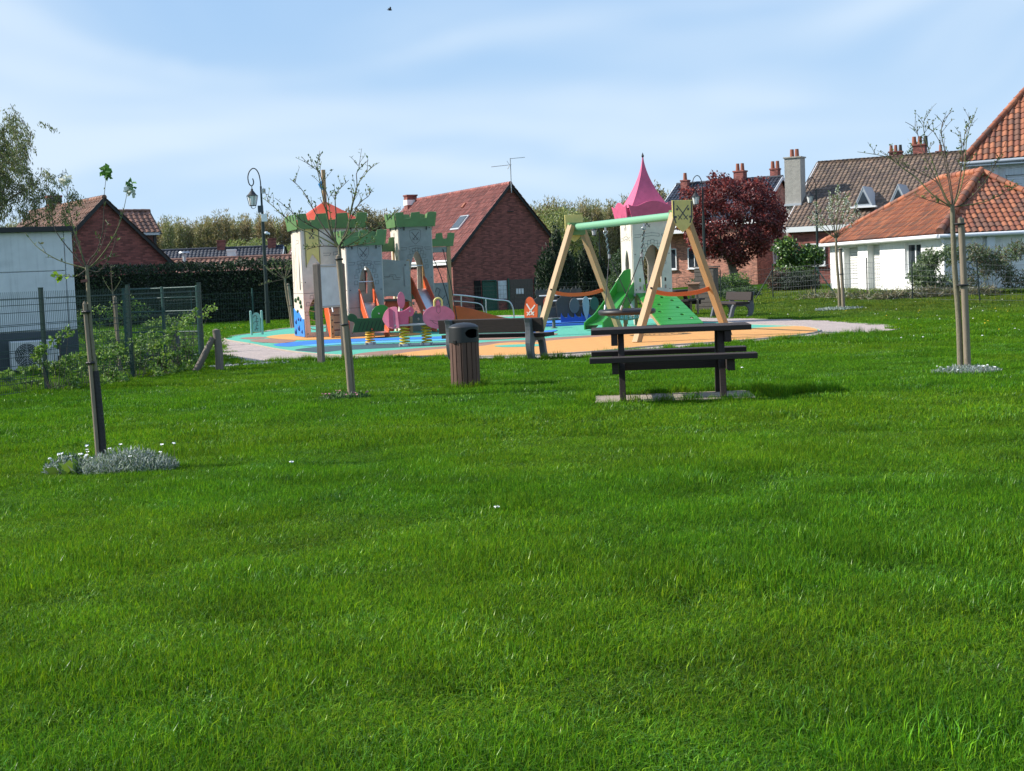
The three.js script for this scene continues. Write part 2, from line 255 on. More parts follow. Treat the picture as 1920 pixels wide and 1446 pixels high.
  pat('rubber_patch', [[4.5, -38.6], [5.3, -39.0], [5.75, -37.6], [5.5, -36.9], [4.7, -37.2]], slate, 0);
  pat('rubber_patch', [[-0.31, -30.77], [0.49, -30.81], [0.58, -29.82], [-0.08, -29.91]], teal, 2);
}

// ---------- grass ----------
const GRASS_TONES = [[0.10, 0.25, 0.005], [0.14, 0.30, 0.006], [0.055, 0.175, 0.006], [0.19, 0.32, 0.008], [0.07, 0.205, 0.010]];
function grassPatch(n, size, h0, h1, w) {
  const pos = [], nor = [], col = [];
  for (let i = 0; i < n; i++) {
    const r = Math.sqrt(rnd()) * size / 2, th = rr(0, 6.283), x = Math.cos(th) * r, z = Math.sin(th) * r;
    const a = rr(0, 6.283), lean = rr(0.15, 1.05), L = rr(h0, h1), ww = w * rr(0.6, 1.3) / 2, t = pick(GRASS_TONES), s = rr(0.5, 1.35);
    const dx = Math.cos(a), dz = Math.sin(a), tw = a + Math.PI / 2 + rr(-0.7, 0.7), bx = Math.cos(tw) * ww, bz = Math.sin(tw) * ww;
    const m = [x + dx * lean * L * 0.30, L * 0.58 * (1 - lean * 0.15), z + dz * lean * L * 0.30], e = [x + dx * lean * L * 0.85, L * (1 - lean * 0.42), z + dz * lean * L * 0.85];
    const P = [[x - bx, 0, z - bz], [x + bx, 0, z + bz], [m[0] + bx * 0.85, m[1], m[2] + bz * 0.85], [m[0] - bx * 0.85, m[1], m[2] - bz * 0.85], e];
    const nv = V(-dx * 0.55, 1.0, -dz * 0.55).normalize(); if (rnd() < 0.5) nv.set(-Math.sin(tw), 0.4, Math.cos(tw)).normalize();
    for (const k of [0, 1, 2, 0, 2, 3, 3, 2, 4]) { pos.push(...P[k]); col.push(t[0] * s, t[1] * s, t[2] * s); nor.push(nv.x, nv.y, nv.z); }
  }
  const g = new THREE.BufferGeometry(); g.setAttribute('position', new THREE.Float32BufferAttribute(pos, 3)); g.setAttribute('color', new THREE.Float32BufferAttribute(col, 3)); g.computeVertexNormals(); return g;
}
const BARE = [[1.88, -16.75, 1.02, 0.5], [-0.63, -19.6, 0.2, 0.2]];
const CABIN_FOOT = [[-8.5, -28.45], [-19.5, -23.6], [-22, -29], [-11, -34]], CABIN_BACK = (x, z) => inPoly(CABIN_FOOT, x, z);
{
  const mats = [new THREE.MeshPhysicalMaterial({ vertexColors: true, roughness: 1, transmission: 0.42, thickness: 0, specularIntensity: 0.15, side: THREE.DoubleSide }), new THREE.MeshPhysicalMaterial({ vertexColors: true, roughness: 0.42, specularIntensity: 0.55, side: THREE.DoubleSide })];
  const bands = [[-3, -13, 0.115, 1, 0.34, 420, 0.032, 0.085, 0.0040], [-13, -26, 0.19, 1, 0.5, 430, 0.035, 0.085, 0.006], [-26, -50, 0.36, 1, 0.9, 620, 0.045, 0.10, 0.010], [-50, -68, 0.62, 1, 1.5, 620, 0.06, 0.13, 0.018]];
  const M4 = new THREE.Matrix4(), Q = new THREE.Quaternion(), UP = V(0, 1, 0), c = new THREE.Color(), root = new THREE.Group(); root.name = 'lawn_grass'; scene.add(root);
  tag(root, 'dense short green lawn grass covering the foreground', 'grass', null, 'stuff');
  bands.forEach(([z0, z1, sp, , size, n, h0, h1, w], bi) => {
    const geos = [0, 1, 2, 3].map((k) => grassPatch(k === 3 ? Math.round(n * 0.35) : n, size, h0, h1 * (k === 3 ? 1.1 : 1), w)), lists = [[], [], [], []];
    for (let z = z0; z > z1; z -= sp) {
      const X = Math.abs(z) * 0.40 + 1.2;
      for (let x = -X; x < X; x += sp) {
        const px = x + rr(-0.5, 0.5) * sp, pz = z + rr(-0.5, 0.5) * sp;
        if (inPoly(gravelP, px, pz) || CABIN_BACK(px, pz)) continue;
        if (BARE.some(([bx, bz, a, b]) => Math.abs(px - bx) < a && Math.abs(pz - bz) < b)) continue;
        if (fbm(px * 2.6 + 31, pz * 2.6, 3) < 0.34 && rnd() < 0.3) continue;
        lists[Math.min(3, Math.floor(rnd() * 3.6))].push([px, pz]);
      }
    }
    lists.forEach((L, k) => {
      if (!L.length) return;
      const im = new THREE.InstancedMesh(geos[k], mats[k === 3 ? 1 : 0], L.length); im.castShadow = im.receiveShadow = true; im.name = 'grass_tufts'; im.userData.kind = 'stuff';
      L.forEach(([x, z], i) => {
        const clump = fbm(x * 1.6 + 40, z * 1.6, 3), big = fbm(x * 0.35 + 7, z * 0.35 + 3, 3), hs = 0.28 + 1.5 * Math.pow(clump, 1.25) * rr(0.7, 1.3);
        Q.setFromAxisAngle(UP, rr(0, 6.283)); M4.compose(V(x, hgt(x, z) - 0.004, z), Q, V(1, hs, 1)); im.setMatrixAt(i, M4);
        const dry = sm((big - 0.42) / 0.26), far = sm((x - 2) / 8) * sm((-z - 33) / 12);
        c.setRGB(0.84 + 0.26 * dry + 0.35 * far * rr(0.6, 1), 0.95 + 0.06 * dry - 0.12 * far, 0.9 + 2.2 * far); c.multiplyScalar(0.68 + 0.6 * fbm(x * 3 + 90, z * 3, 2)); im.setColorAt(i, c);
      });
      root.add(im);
    });
  });
  // taller ragged tufts where the mower does not reach
  const tall = [0, 1].map(() => grassPatch(110, 0.22, 0.09, 0.2, 0.005)), spots = [];
  const ring = (n, f) => { for (let i = 0; i < n; i++) spots.push(f(i / n)); };
  ring(12, (t) => [0.95 + 1.9 * t + rr(-0.05, 0.05), -16.24 + rr(-0.06, 0.05)]); ring(22, (t) => [0.95 + 1.95 * t, -17.22 + rr(-0.08, 0.08)]); ring(20, (t) => [2.85 + rr(-0.05, 0.3), -17.15 + 0.9 * t]); ring(64, () => [rr(2.9, 3.75), -16.75 + rr(-0.28, 0.22)]); ring(10, (t) => [0.86, -17.1 + 0.8 * t]);
  ring(14, (t) => [-0.63 + 0.24 * Math.cos(t * 6.28), -19.6 + 0.24 * Math.sin(t * 6.28)]); ring(10, () => [5.96 + rr(-0.3, 0.3), -18.9 + rr(-0.2, 0.2)]);
  for (let i = 0; i < gravelP.length; i += 1) { const [x, z] = gravelP[i]; if (z > -30.5 && rnd() < 0.9) for (let k = 0; k < 3; k++) spots.push([x + rr(-0.3, 0.3), z + rr(0.02, 0.2)]); }
  ring(70, (t) => [-7.8 + 2.0 * t + rr(-0.3, 0.1), -21.6 - 5.8 * t + rr(-0.3, 0.3)]); ring(26, () => [2.2 + rr(-0.5, 0.5), -25.95 + rr(-0.2, 0.3)]);
  tall.forEach((g, k) => {
    const L = spots.filter((_, i) => i % 2 === k), im = new THREE.InstancedMesh(g, mats[0], L.length); im.name = 'tall_grass_tufts'; im.castShadow = im.receiveShadow = true; im.userData.kind = 'stuff';
    L.forEach(([x, z], i) => { Q.setFromAxisAngle(UP, rr(0, 6.283)); const s = rr(0.6, 1.15); M4.compose(V(x, hgt(x, z), z), Q, V(s, s * rr(0.7, 1.1), s)); im.setMatrixAt(i, M4); c.setRGB(rr(0.8, 1.3), rr(0.9, 1.15), 1); im.setColorAt(i, c); });
    root.add(im);
  });
}
// daisies and dandelions dotted over the rough lawn behind the path
{
  const dot = (n, m, r, name, label, cat, f) => { const gs = []; for (let i = 0; i < n; i++) { const [x, z] = f(); if (inPoly(gravelP, x, z)) continue; const y = hgt(x, z) + rr(0.05, 0.085); for (let k = 0; k < 6; k++) { const a = k * 1.047 + rr(-0.2, 0.2); gs.push(put(new THREE.CircleGeometry(r * 0.55, 5), x + Math.cos(a) * r * 0.6, y, z + Math.sin(a) * r * 0.6, -1.2 + rr(-0.3, 0.3), a, 0)); } } tag(mesh(name, gs, m), label, cat, null, 'stuff'); };
  dot(70, M.petal, 0.018, 'daisies', 'tiny white daisies scattered over the lawn behind the path', 'daisies', () => rnd() < 0.93 ? [rr(7, 17), rr(-47, -26)] : [rr(-4, 9), rr(-22, -9)]);
  dot(46, std([0.75, 0.52, 0.02], 0.8, { side: THREE.DoubleSide }), 0.022, 'dandelions', 'small yellow dandelions in the rough grass', 'dandelions', () => rnd() < 0.6 ? [rr(8, 18), rr(-46, -27)] : [rr(-12, -8.7), rr(-55, -45)]);
}
// loose grey pebbles spilling at the corner of the path
{
  const gs = []; for (let i = 0; i < 420; i++) { const s = rr(0.012, 0.04), t = rnd(), x = -5.75 + t * 1.3 + rr(-0.25, 0.25), z = -27.35 - t * 0.25 + rr(-0.35, 0.25); gs.push(put(new THREE.IcosahedronGeometry(s, 0), x, 0.03, z, rr(0, 3), rr(0, 3), 0)); }
  tag(mesh('loose_gravel', gs, std([0.36, 0.35, 0.36], 0.95)), 'loose grey pebbles at the corner of the path by the wooden posts', 'gravel', null, 'stuff');
}

// ---------- young staked trees ----------
const YLEAF = [[0.10, 0.17, 0.03], [0.14, 0.20, 0.04], [0.07, 0.12, 0.03], [0.16, 0.16, 0.06]];
function youngTree({ name = 'young_tree', label, base, crotch, trunkR, branches, leafEvery = 1, leafLen = 0.05, tones = YLEAF, depth = 0.35, guard, side = 2, blossom = 0, twigR = 0.011 }) {
  const t = thing(name, label, 'tree', base), B = V(...base), C = V(...crotch).sub(B);
  mesh('trunk', limb([V(0, -0.05, 0), V(C.x * 0.3 + 0.01, C.y * 0.33, 0), V(C.x * 0.68 - 0.01, C.y * 0.68, C.z * 0.6), C.clone().add(V(0, 0.03, 0))], trunkR, trunkR * 0.72, 9, 16), M.barkYoung, t);
  if (guard) mesh('trunk_guard', limb([V(0, 0, 0), V(C.x * 0.2 + 0.006, C.y * 0.22, 0), V(C.x * guard, C.y * guard, 0)], trunkR * 1.5, trunkR * 1.32, 10, 8), M.guard, t);
  const leaves = [], petals = [];
  branches.forEach((b, bi) => {
    const zs = ((bi * 0.618) % 1 - 0.5) * 2 * depth, L = b.length, pts = [C.clone()];
    b.forEach(([x, y], i) => pts.push(V(C.x + x, C.y + y, C.z + zs * ((i + 1) / L) ** 1.3 + rr(-0.015, 0.015))));
    const r0 = twigR * (0.75 + 0.1 * L), bm = mesh('branch', limb(pts, r0, r0 * 0.28, 5), bi % 3 ? M.twig : M.twigGreen, t), curve = new THREE.CatmullRomCurve3(pts), len = curve.getLength();
    for (let k = 0; k < side * 2; k++) {                        // side shoots
      const u = rr(0.4, 0.93), p = curve.getPoint(u), d = curve.getTangent(u), s = V(rr(-1, 1), rr(0.1, 0.9), rr(-1, 1)).addScaledVector(d, 0.7).normalize(), sl = len * rr(0.08, 0.2);
      const q = p.clone().addScaledVector(s, sl), sg = limb([p, p.clone().addScaledVector(s, sl * 0.5).add(V(0, 0.01, 0)), q], r0 * 0.32, r0 * 0.18, 4);
      mesh('shoot', sg, M.twig, bm);
      leaves.push(leafMass(Math.round(5 * leafEvery), (o) => o.copy(p).lerp(q, rr(0.3, 1)), leafLen, leafLen * 0.5, tones, V(0, 0.7, 0)));
    }
    leaves.push(leafMass(Math.round(len * 16 * leafEvery), (o) => o.copy(curve.getPoint(rr(0.35, 1))), leafLen, leafLen * 0.5, tones, V(0, 0.8, 0)));
    if (blossom) { const e = pts[L]; petals.push(leafMass(blossom, (o) => o.copy(curve.getPoint(rr(0.45, 1))).add(V(rr(-1, 1), rr(-1, 1), rr(-1, 1)).multiplyScalar(0.05)), 0.045, 0.045, [[0.7, 0.7, 0.64], [0.6, 0.64, 0.45]])); }
  });
  mesh('leaves', leaves, M.leaf, t).userData.kind = 'stuff';
  if (petals.length) mesh('blossom', petals, M.leaf, t).userData.kind = 'stuff';
  return t;
}
function stakePost(label, a, b, r, ties, toward) {
  const t = thing('tree_stake', label, 'stake', a), A = V(...a), Bv = V(...b).sub(A);
  const g = limb([V(0, -0.08, 0), Bv.clone().multiplyScalar(0.5).add(V(0.004, 0, 0)), Bv], r * 1.02, r * 0.95, 12, 8), cap = put(new THREE.ConeGeometry(r * 0.97, 0.03, 12), Bv.x, Bv.y + 0.012, Bv.z);
  mesh('post', [g, cap], M.stake, t);
  for (const h of ties) { const p = Bv.clone().multiplyScalar(h / Bv.y), c = p.clone().addScaledVector(toward, 0.5); mesh('tie', [put(new THREE.TorusGeometry(r + 0.004, 0.012, 6, 16), p.x, p.y, p.z, Math.PI / 2), tube([p.clone().add(V(0, 0, r)), c.clone().add(V(0, 0, r + 0.012)), p.clone().addScaledVector(toward, 1).add(V(0, 0, r))], 0.013, 10)], M.rubberTie, t); }
  return t;
}
const BR_LEFT = [[[-0.06, 0.02], [-0.24, 0.08], [-0.42, 0.19], [-0.49, 0.26], [-0.55, 0.33]], [[-0.05, 0.06], [-0.1, 0.12], [-0.18, 0.23], [-0.24, 0.34], [-0.27, 0.46], [-0.28, 0.49]], [[-0.02, 0.09], [-0.07, 0.2], [-0.1, 0.34], [-0.13, 0.49], [-0.14, 0.63], [-0.13, 0.74]], [[-0.03, 0.1], [-0.04, 0.2], [-0.08, 0.34], [-0.09, 0.46], [-0.1, 0.6], [-0.12, 0.72]], [[0.02, 0.07], [0.09, 0.14], [0.15, 0.31], [0.17, 0.5], [0.18, 0.58], [0.21, 0.77]], [[0.05, 0.08], [0.12, 0.21], [0.16, 0.39]], [[0.06, 0.04], [0.15, 0.13], [0.24, 0.24], [0.31, 0.38], [0.36, 0.51], [0.4, 0.64]], [[0.08, -0.03], [0.15, 0.03], [0.22, 0.17], [0.24, 0.26]], [[-0.08, -0.06], [-0.14, -0.06], [-0.23, -0.06]], [[0.13, 0.07], [0.2, 0.09], [0.29, 0.1]]];
const BR_MID = [[[-0.29, 0.17], [-0.54, 0.28], [-0.76, 0.48], [-0.95, 0.65], [-1.01, 0.69]], [[-0.09, 0.11], [-0.29, 0.26], [-0.47, 0.37], [-0.62, 0.52], [-0.78, 0.66]], [[-0.08, 0.11], [-0.2, 0.28], [-0.3, 0.46], [-0.4, 0.67], [-0.5, 0.81], [-0.62, 0.92]], [[-0.09, 0.17], [-0.12, 0.37], [-0.16, 0.62], [-0.19, 0.89], [-0.21, 1.05], [-0.14, 1.19]], [[-0.1, 0.23], [-0.17, 0.78], [-0.21, 0.97], [-0.33, 1.07], [-0.43, 1.18]], [[-0.05, 0.11], [-0.03, 0.4], [-0.04, 0.61], [-0.02, 0.72], [0.06, 0.81], [0.13, 0.88]], [[0.03, 0.07], [0.12, 0.19], [0.17, 0.44], [0.23, 0.64], [0.29, 0.79], [0.39, 0.91], [0.52, 1.04]], [[0.07, 0.12], [0.19, 0.52], [0.26, 0.78], [0.26, 0.95], [0.3, 1.01], [0.23, 1.1]], [[0.03, 0.05], [0.19, 0.16], [0.34, 0.29]], [[0.05, 0.0], [0.27, 0.1], [0.45, 0.21], [0.59, 0.28], [0.82, 0.49]], [[-0.02, 0.01], [-0.2, 0.03], [-0.4, 0.01], [-0.47, -0.02]], [[0.15, 0.01], [0.37, 0.03], [0.5, 0.05]], [[-0.06, 0.09], [-0.1, 0.43], [-0.13, 0.71], [-0.17, 0.78]], [[0.03, 0.09], [0.26, 0.55], [0.4, 0.67], [0.39, 0.75]]];
const BR_RIGHT = [[[-0.25, 0.18], [-0.43, 0.41], [-0.6, 0.55], [-0.75, 0.69], [-0.87, 0.74], [-1.13, 0.8]], [[-0.21, 0.07], [-0.53, 0.17]], [[-0.07, 0.11], [-0.19, 0.38], [-0.28, 0.59], [-0.35, 0.8], [-0.42, 1.06], [-0.54, 1.15]], [[-0.11, 0.16], [-0.31, 0.69], [-0.42, 1.06], [-0.39, 1.23]], [[0.01, 0.11], [-0.03, 0.42], [-0.08, 0.74], [-0.12, 0.96], [-0.1, 1.12], [0.03, 1.25]], [[0.01, 0.12], [-0.04, 0.54], [-0.12, 0.96], [-0.24, 1.11]], [[0.06, 0.11], [0.14, 0.4], [0.18, 0.87], [0.22, 1.06], [0.29, 1.26]], [[0.06, 0.12], [0.17, 0.67], [0.22, 1.01], [0.36, 1.18]], [[0.11, 0.03], [0.36, 0.28], [0.5, 0.54], [0.6, 0.81]], [[0.07, 0.01], [0.43, 0.06], [0.66, 0.16], [0.84, 0.24]], [[-0.07, 0.09], [-0.17, 0.34], [-0.39, 0.48], [-0.59, 0.59], [-0.65, 0.74]], [[0.03, 0.12], [0.11, 0.6], [0.08, 0.81], [0.05, 0.95]]];
{
  const lt = youngTree({ label: 'thin young tree with black trunk guard and three leafy shoots', base: [-3.49, 0, -12.14], crotch: [-3.53, 1.72, -12.14], trunkR: 0.021, branches: BR_LEFT, leafEvery: 0.5, leafLen: 0.035, guard: 0.5, depth: 0.16, side: 1, twigR: 0.0052 });
  const tip = (x, y, tones, n, s) => leafMass(n, (o) => o.set(x - 0.04 + rr(-1, 1) * s, y + 1.72 + rr(-1, 1) * s, rr(-1, 1) * s), 0.05, 0.045, tones);
  const gr = [[0.07, 0.2, 0.02], [0.1, 0.26, 0.03]], wh = [[0.72, 0.72, 0.66], [0.6, 0.62, 0.5]];
  for (const a of [[0.205, 0.79, gr, 34, 0.028], [-0.22, -0.06, [[0.22, 0.36, 0.02]], 12, 0.03], [0.40, 0.68, gr, 14, 0.03]]) mesh('leaf_cluster', tip(...a), M.leaf, lt).userData.kind = 'stuff'; for (const a of [[-0.125, 0.75, wh, 26, 0.022], [0.40, 0.66, wh, 22, 0.025], [0.42, 0.61, wh, 10, 0.015]]) mesh('blossom_cluster', tip(...a), M.leaf, lt).userData.kind = 'stuff';
  mesh('name_tag', put(box(0.055, 0.022, 0.003), -0.06, 1.62, 0.03, 0, 0.2, 0.1), std([0.16, 0.06, 0.05], 0.6), lt);
  stakePost('slim pale stake tied to the tree with the black trunk guard', [-3.528, 0, -12.12], [-3.562, 1.43, -12.12], 0.018, [1.36, 0.93], V(0.04, 0, -0.01));
  youngTree({ label: 'bare budding young tree in front of the notice board', base: [-2.06, 0, -18.62], crotch: [-2.15, 1.97, -18.6], trunkR: 0.03, branches: BR_MID, leafEvery: 0.55, leafLen: 0.042, depth: 0.4, side: 4, twigR: 0.008 });
  stakePost('round stake strapped to the young tree before the notice board', [-2.085, 0, -18.54], [-2.16, 1.86, -18.54], 0.036, [1.82, 0.98], V(0.04, 0, -0.1));
  youngTree({ label: 'young pollarded tree standing on the right lawn near the white house', base: [5.93, 0, -18.95], crotch: [5.85, 2.18, -18.93], trunkR: 0.042, branches: BR_RIGHT, leafEvery: 0.55, leafLen: 0.042, depth: 0.4, side: 4, twigR: 0.0085 });
  stakePost('thick grey stake strapped beside the tree on the right lawn', [6.01, 0, -18.9], [5.95, 2.03, -18.9], 0.046, [1.96, 1.16], V(-0.09, 0, -0.04));
  const fan = (n, w, h) => Array.from({ length: n }, (_, i) => { const a = (i / (n - 1) - 0.5) * 2, tx = a * w + rr(-0.1, 0.1), ty = h * (1 - 0.45 * a * a) * rr(0.75, 1.1); return [[tx * 0.25, ty * 0.2], [tx * 0.6, ty * 0.5], [tx * 0.85, ty * 0.8], [tx, ty]]; });
  youngTree({ label: 'young tree with white blossom in front of the white house', base: [10.1, hgt(10, -44), -44], crotch: [10.04, 2.25, -44], trunkR: 0.05, branches: fan(13, 0.75, 1.5), leafEvery: 0.9, leafLen: 0.07, depth: 0.6, blossom: 46, side: 2, twigR: 0.012 });
  stakePost('stake beside the blossoming tree before the white house', [10.2, hgt(10.2, -44), -43.9], [10.14, 1.95, -43.9], 0.055, [1.85, 1.1], V(-0.1, 0, -0.08));
  youngTree({ label: 'small pollarded tree beside the lamp post at the hedge', base: [-7.56, 0, -50], crotch: [-7.72, 1.72, -50], trunkR: 0.05, branches: fan(11, 0.7, 0.75).concat([[[-0.3, -0.05], [-0.6, -0.12], [-0.85, -0.2]]]), leafEvery: 0.7, leafLen: 0.06, depth: 0.45, side: 2, twigR: 0.012 });
  stakePost('stake beside the small tree at the hedge', [-7.48, 0, -49.9], [-7.6, 1.55, -49.9], 0.05, [1.5, 0.8], V(-0.07, 0, -0.1));
  youngTree({ label: 'little bare sapling behind the green mesh fence', base: [-7.36, 0, -27], crotch: [-7.4, 1.5, -27], trunkR: 0.02, branches: fan(4, 0.2, 0.55), leafEvery: 0.4, leafLen: 0.04, depth: 0.1, side: 1, twigR: 0.006 });
  stakePost('stake beside the sapling behind the mesh fence', [-7.33, 0, -26.95], [-7.35, 1.42, -26.95], 0.035, [1.3], V(-0.04, 0, -0.05));
}
// planting at the feet of the trees
{
  const clump = (name, label, x, z, rx, rz, h, n, len, wid, tones, flowers, petalTone) => {
    const t = thing(name, label, 'plant', [x, hgt(x, z), z]);
    mesh('foliage', leafMass(n, (o) => { const a = rr(0, 6.283), r = Math.sqrt(rnd()); o.set(Math.cos(a) * r * rx, rr(0, 1) * h * (1 - 0.7 * r * r), Math.sin(a) * r * rz); }, len, wid, tones, V(0, 0.8, 0)), M.leaf, t).userData.kind = 'stuff';
    for (let i = 0; i < flowers; i++) { const a = rr(0, 6.283), r = Math.sqrt(rnd()), fx = Math.cos(a) * r * rx, fz = Math.sin(a) * r * rz, fy = h * rr(0.8, 1.25), gs = [], fs = rr(0.7, 1.2); for (let k = 0; k < 5; k++) { const b = k * 1.257; gs.push(put(new THREE.CircleGeometry(0.0075 * fs, 6), fx + Math.cos(b) * 0.009, fy + rr(-0.004, 0.004), fz + Math.sin(b) * 0.009, -0.8 + rr(-0.4, 0.4), rr(-0.6, 0.6), 0)); } const f = mesh('flower', gs, petalTone, t); mesh('stem', rod(V(fx, 0.01, fz), V(fx, fy, fz), 0.002, 0.0015, 4), M.twigGreen, f); }
    return t;
  };
  const silver = [[0.30, 0.36, 0.33], [0.24, 0.31, 0.27], [0.38, 0.43, 0.40], [0.16, 0.22, 0.15]], gr = [[0.06, 0.14, 0.03], [0.09, 0.18, 0.03], [0.04, 0.1, 0.02]], pp = std([0.45, 0.16, 0.22], 0.8, { side: THREE.DoubleSide });
  clump('silver_groundcover', 'silvery mat plant at the foot of the tree with the black guard', -3.24, -11.96, 0.42, 0.26, 0.2, 4600, 0.05, 0.007, silver.concat([[0.13, 0.2, 0.09], [0.10, 0.17, 0.06]]), 9, M.petal);
  clump('white_flower_clump', 'white flowering clump at the foot of the black guard tree', -3.76, -12.05, 0.2, 0.16, 0.16, 900, 0.055, 0.016, gr.concat(silver), 13, M.petal);
  clump('broad_leaf_weed', 'flat broad leaves beside the white flowers', -3.68, -11.9, 0.1, 0.06, 0.05, 16, 0.12, 0.09, [[0.12, 0.24, 0.02], [0.18, 0.28, 0.03]], 0);
  clump('pink_flower_clump', 'low clump with pink flowers at the tree before the notice board', -2.17, -18.55, 0.32, 0.2, 0.10, 900, 0.05, 0.025, gr, 14, pp);
  clump('silver_groundcover', 'pale silver mat plant round the trunk on the right lawn', 5.96, -18.8, 0.44, 0.3, 0.10, 3400, 0.045, 0.011, silver, 12, M.petal);
  clump('silver_groundcover', 'pale mat plant under the blossoming tree by the white house', 10.1, -43.9, 0.75, 0.4, 0.06, 1500, 0.09, 0.03, silver, 10, M.petal);
}

// ---------- street furniture on the lawn ----------
{ // litter bin
  const b = thing('litter_bin', 'round litter bin with brown slats and black lid on the lawn', 'bin', [-0.63, 0, -19.6]);
  mesh('liner', put(new THREE.CylinderGeometry(0.172, 0.168, 0.64, 24), 0, 0.33, 0), M.hole, b);
  for (let i = 0; i < 17; i++) { const a = i / 17 * Math.PI * 2, s = raw('slat', tri(join(box(0.062, 0.655, 0.022, 0, 0.3275, 0.188, 0, 0, 0, 0.006))), i % 2 ? M.slat : M.slat2, b); s.rotation.y = a; s.position.y = 0.0 + 0.006 * hash(i, 3); }
  const wall = new Brush(join(new THREE.LatheGeometry([[0.205, 0.645], [0.205, 0.845], [0.2, 0.858], [0.16, 0.885], [0.09, 0.905], [0.002, 0.912], [0.002, 0.895], [0.09, 0.888], [0.155, 0.868], [0.187, 0.84], [0.187, 0.645], [0.205, 0.645]].map(([x, y]) => new THREE.Vector2(x, y)), 40)));
  const cut = new Brush(join(put(new THREE.CylinderGeometry(0.062, 0.062, 0.2, 24).scale(1.5, 1, 1), 0.205 * Math.sin(0.62), 0.765, 0.205 * Math.cos(0.62), Math.PI / 2, 0, 0).applyMatrix4(new THREE.Matrix4())));
  wall.updateMatrixWorld(); cut.updateMatrixWorld();
  const ev = new Evaluator(); ev.attributes = ['position', 'normal']; ev.useGroups = false;
  for (const w of [wall, cut]) w.geometry.deleteAttribute('uv');
  const res = ev.evaluate(wall, cut, SUBTRACTION); mesh('lid', res.geometry, M.blackPlastic, b);
  mesh('hinge', box(0.05, 0.05, 0.02, -0.12, 0.655, 0.165, 0, -0.6), M.hole, b);
}
function makeBench(label, pos, turn) {
  const t = thing('park_bench', label, 'bench', pos, turn, 'benches round the playground');
  const prof = () => { const s = new THREE.Shape(); s.moveTo(-0.20, 0); s.bezierCurveTo(-0.34, 0.12, -0.34, 0.30, -0.22, 0.36); s.lineTo(0.06, 0.36); s.bezierCurveTo(0.15, 0.30, 0.14, 0.14, 0.20, 0); s.lineTo(0.33, 0); s.bezierCurveTo(0.24, 0.14, 0.26, 0.32, 0.16, 0.425); s.lineTo(-0.26, 0.425); s.bezierCurveTo(-0.34, 0.46, -0.34, 0.58, -0.37, 0.77); s.lineTo(-0.50, 0.77); s.bezierCurveTo(-0.40, 0.55, -0.50, 0.40, -0.47, 0.28); s.bezierCurveTo(-0.45, 0.14, -0.40, 0.06, -0.34, 0); s.lineTo(-0.20, 0); return s; };
  for (const x of [-0.78, 0.78]) mesh('support', put(slab(prof(), 0.11, 0.012, 8), x, 0, 0, 0, -Math.PI / 2, 0), M.iron, t);
  mesh('seat', box(2.04, 0.065, 0.44, 0, 0.458, -0.04), M.plank, t);
  mesh('backrest', put(box(2.04, 0.25, 0.065), 0, 0.645, -0.335, -0.14), M.plank, t);
  return t;
}
makeBench('dark brown bench seen from behind next to the litter bin', [-0.21, 0, -26.0], Math.PI - 0.42);
makeBench('bench facing left beyond the swing on the rough grass', [6.55, hgt(6.55, -42.9), -42.9], -1.36);
makeBench('bench half hidden behind the green mesh fence', [-7.6, 0, -31], -1.35);

function makePicnic(label, pos, turn) {
  const t = thing('picnic_table', label, 'picnic table', pos, turn, 'picnic tables');
  for (const z of [-0.255, 0, 0.255]) mesh('tabletop_plank', box(1.82, 0.06, 0.245, 0, 0.79, z), M.plank, t);
  for (const z of [-0.67, 0.67]) mesh('seat_plank', box(1.86, 0.06, 0.28, 0, 0.49, z), M.plank, t);
  for (const s of [-1, 1]) {
    for (const q of [-1, 1]) mesh('leg', bar(V(s * 0.57, 0, q * 0.42), V(s * 0.57, 0.76, q * 0.2), 0.07, 0.12), M.plank, t);
    mesh('top_bearer', box(0.075, 0.13, 0.72, s * 0.645, 0.695, 0), M.plank, t); mesh('seat_bearer', box(0.075, 0.13, 1.5, s * 0.645, 0.395, 0), M.plank, t);
  }
  mesh('stretcher', box(1.07, 0.1, 0.06, 0, 0.37, 0), M.plank, t);
  return t;
}
makePicnic('dark brown picnic table on a pale slab in the lawn', [1.86, 0.043, -16.75], -0.073);
makePicnic('dark picnic table behind the green climbing ramp', [5.3, 0.03, -46.6], 1.15);
{ const g = thing('picnic_slab', 'pale worn concrete slab under the near picnic table', 'slab', [1.88, 0, -16.75], -0.073); for (let i = 0; i < 3; i++) mesh('paving_slab', box(0.6, 0.09, 0.95, -0.61 + i * 0.61, 0.0, 0, 0, rr(-0.01, 0.01), rr(-0.004, 0.004), 0.008), M.concrete, g); }
{ // notice board seen from behind
  const t = thing('notice_board', 'grey notice board on two weathered wooden posts', 'notice board', [-3.405, 0, -27.61], 1.222);
  for (const x of [-0.51, 0.51]) mesh('post', [bar(V(x, -0.1, 0), V(x, 1.88, 0), 0.11, 0.11), put(new THREE.ConeGeometry(0.075, 0.04, 4), x, 1.9, 0, 0, Math.PI / 4)], M.post, t);
  mesh('panel', box(0.91, 0.74, 0.03, 0, 1.46, 0), M.board, t); for (const y of [1.85, 1.07]) mesh('panel_rail', box(0.91, 0.04, 0.05, 0, y, 0), M.galv, t);
}
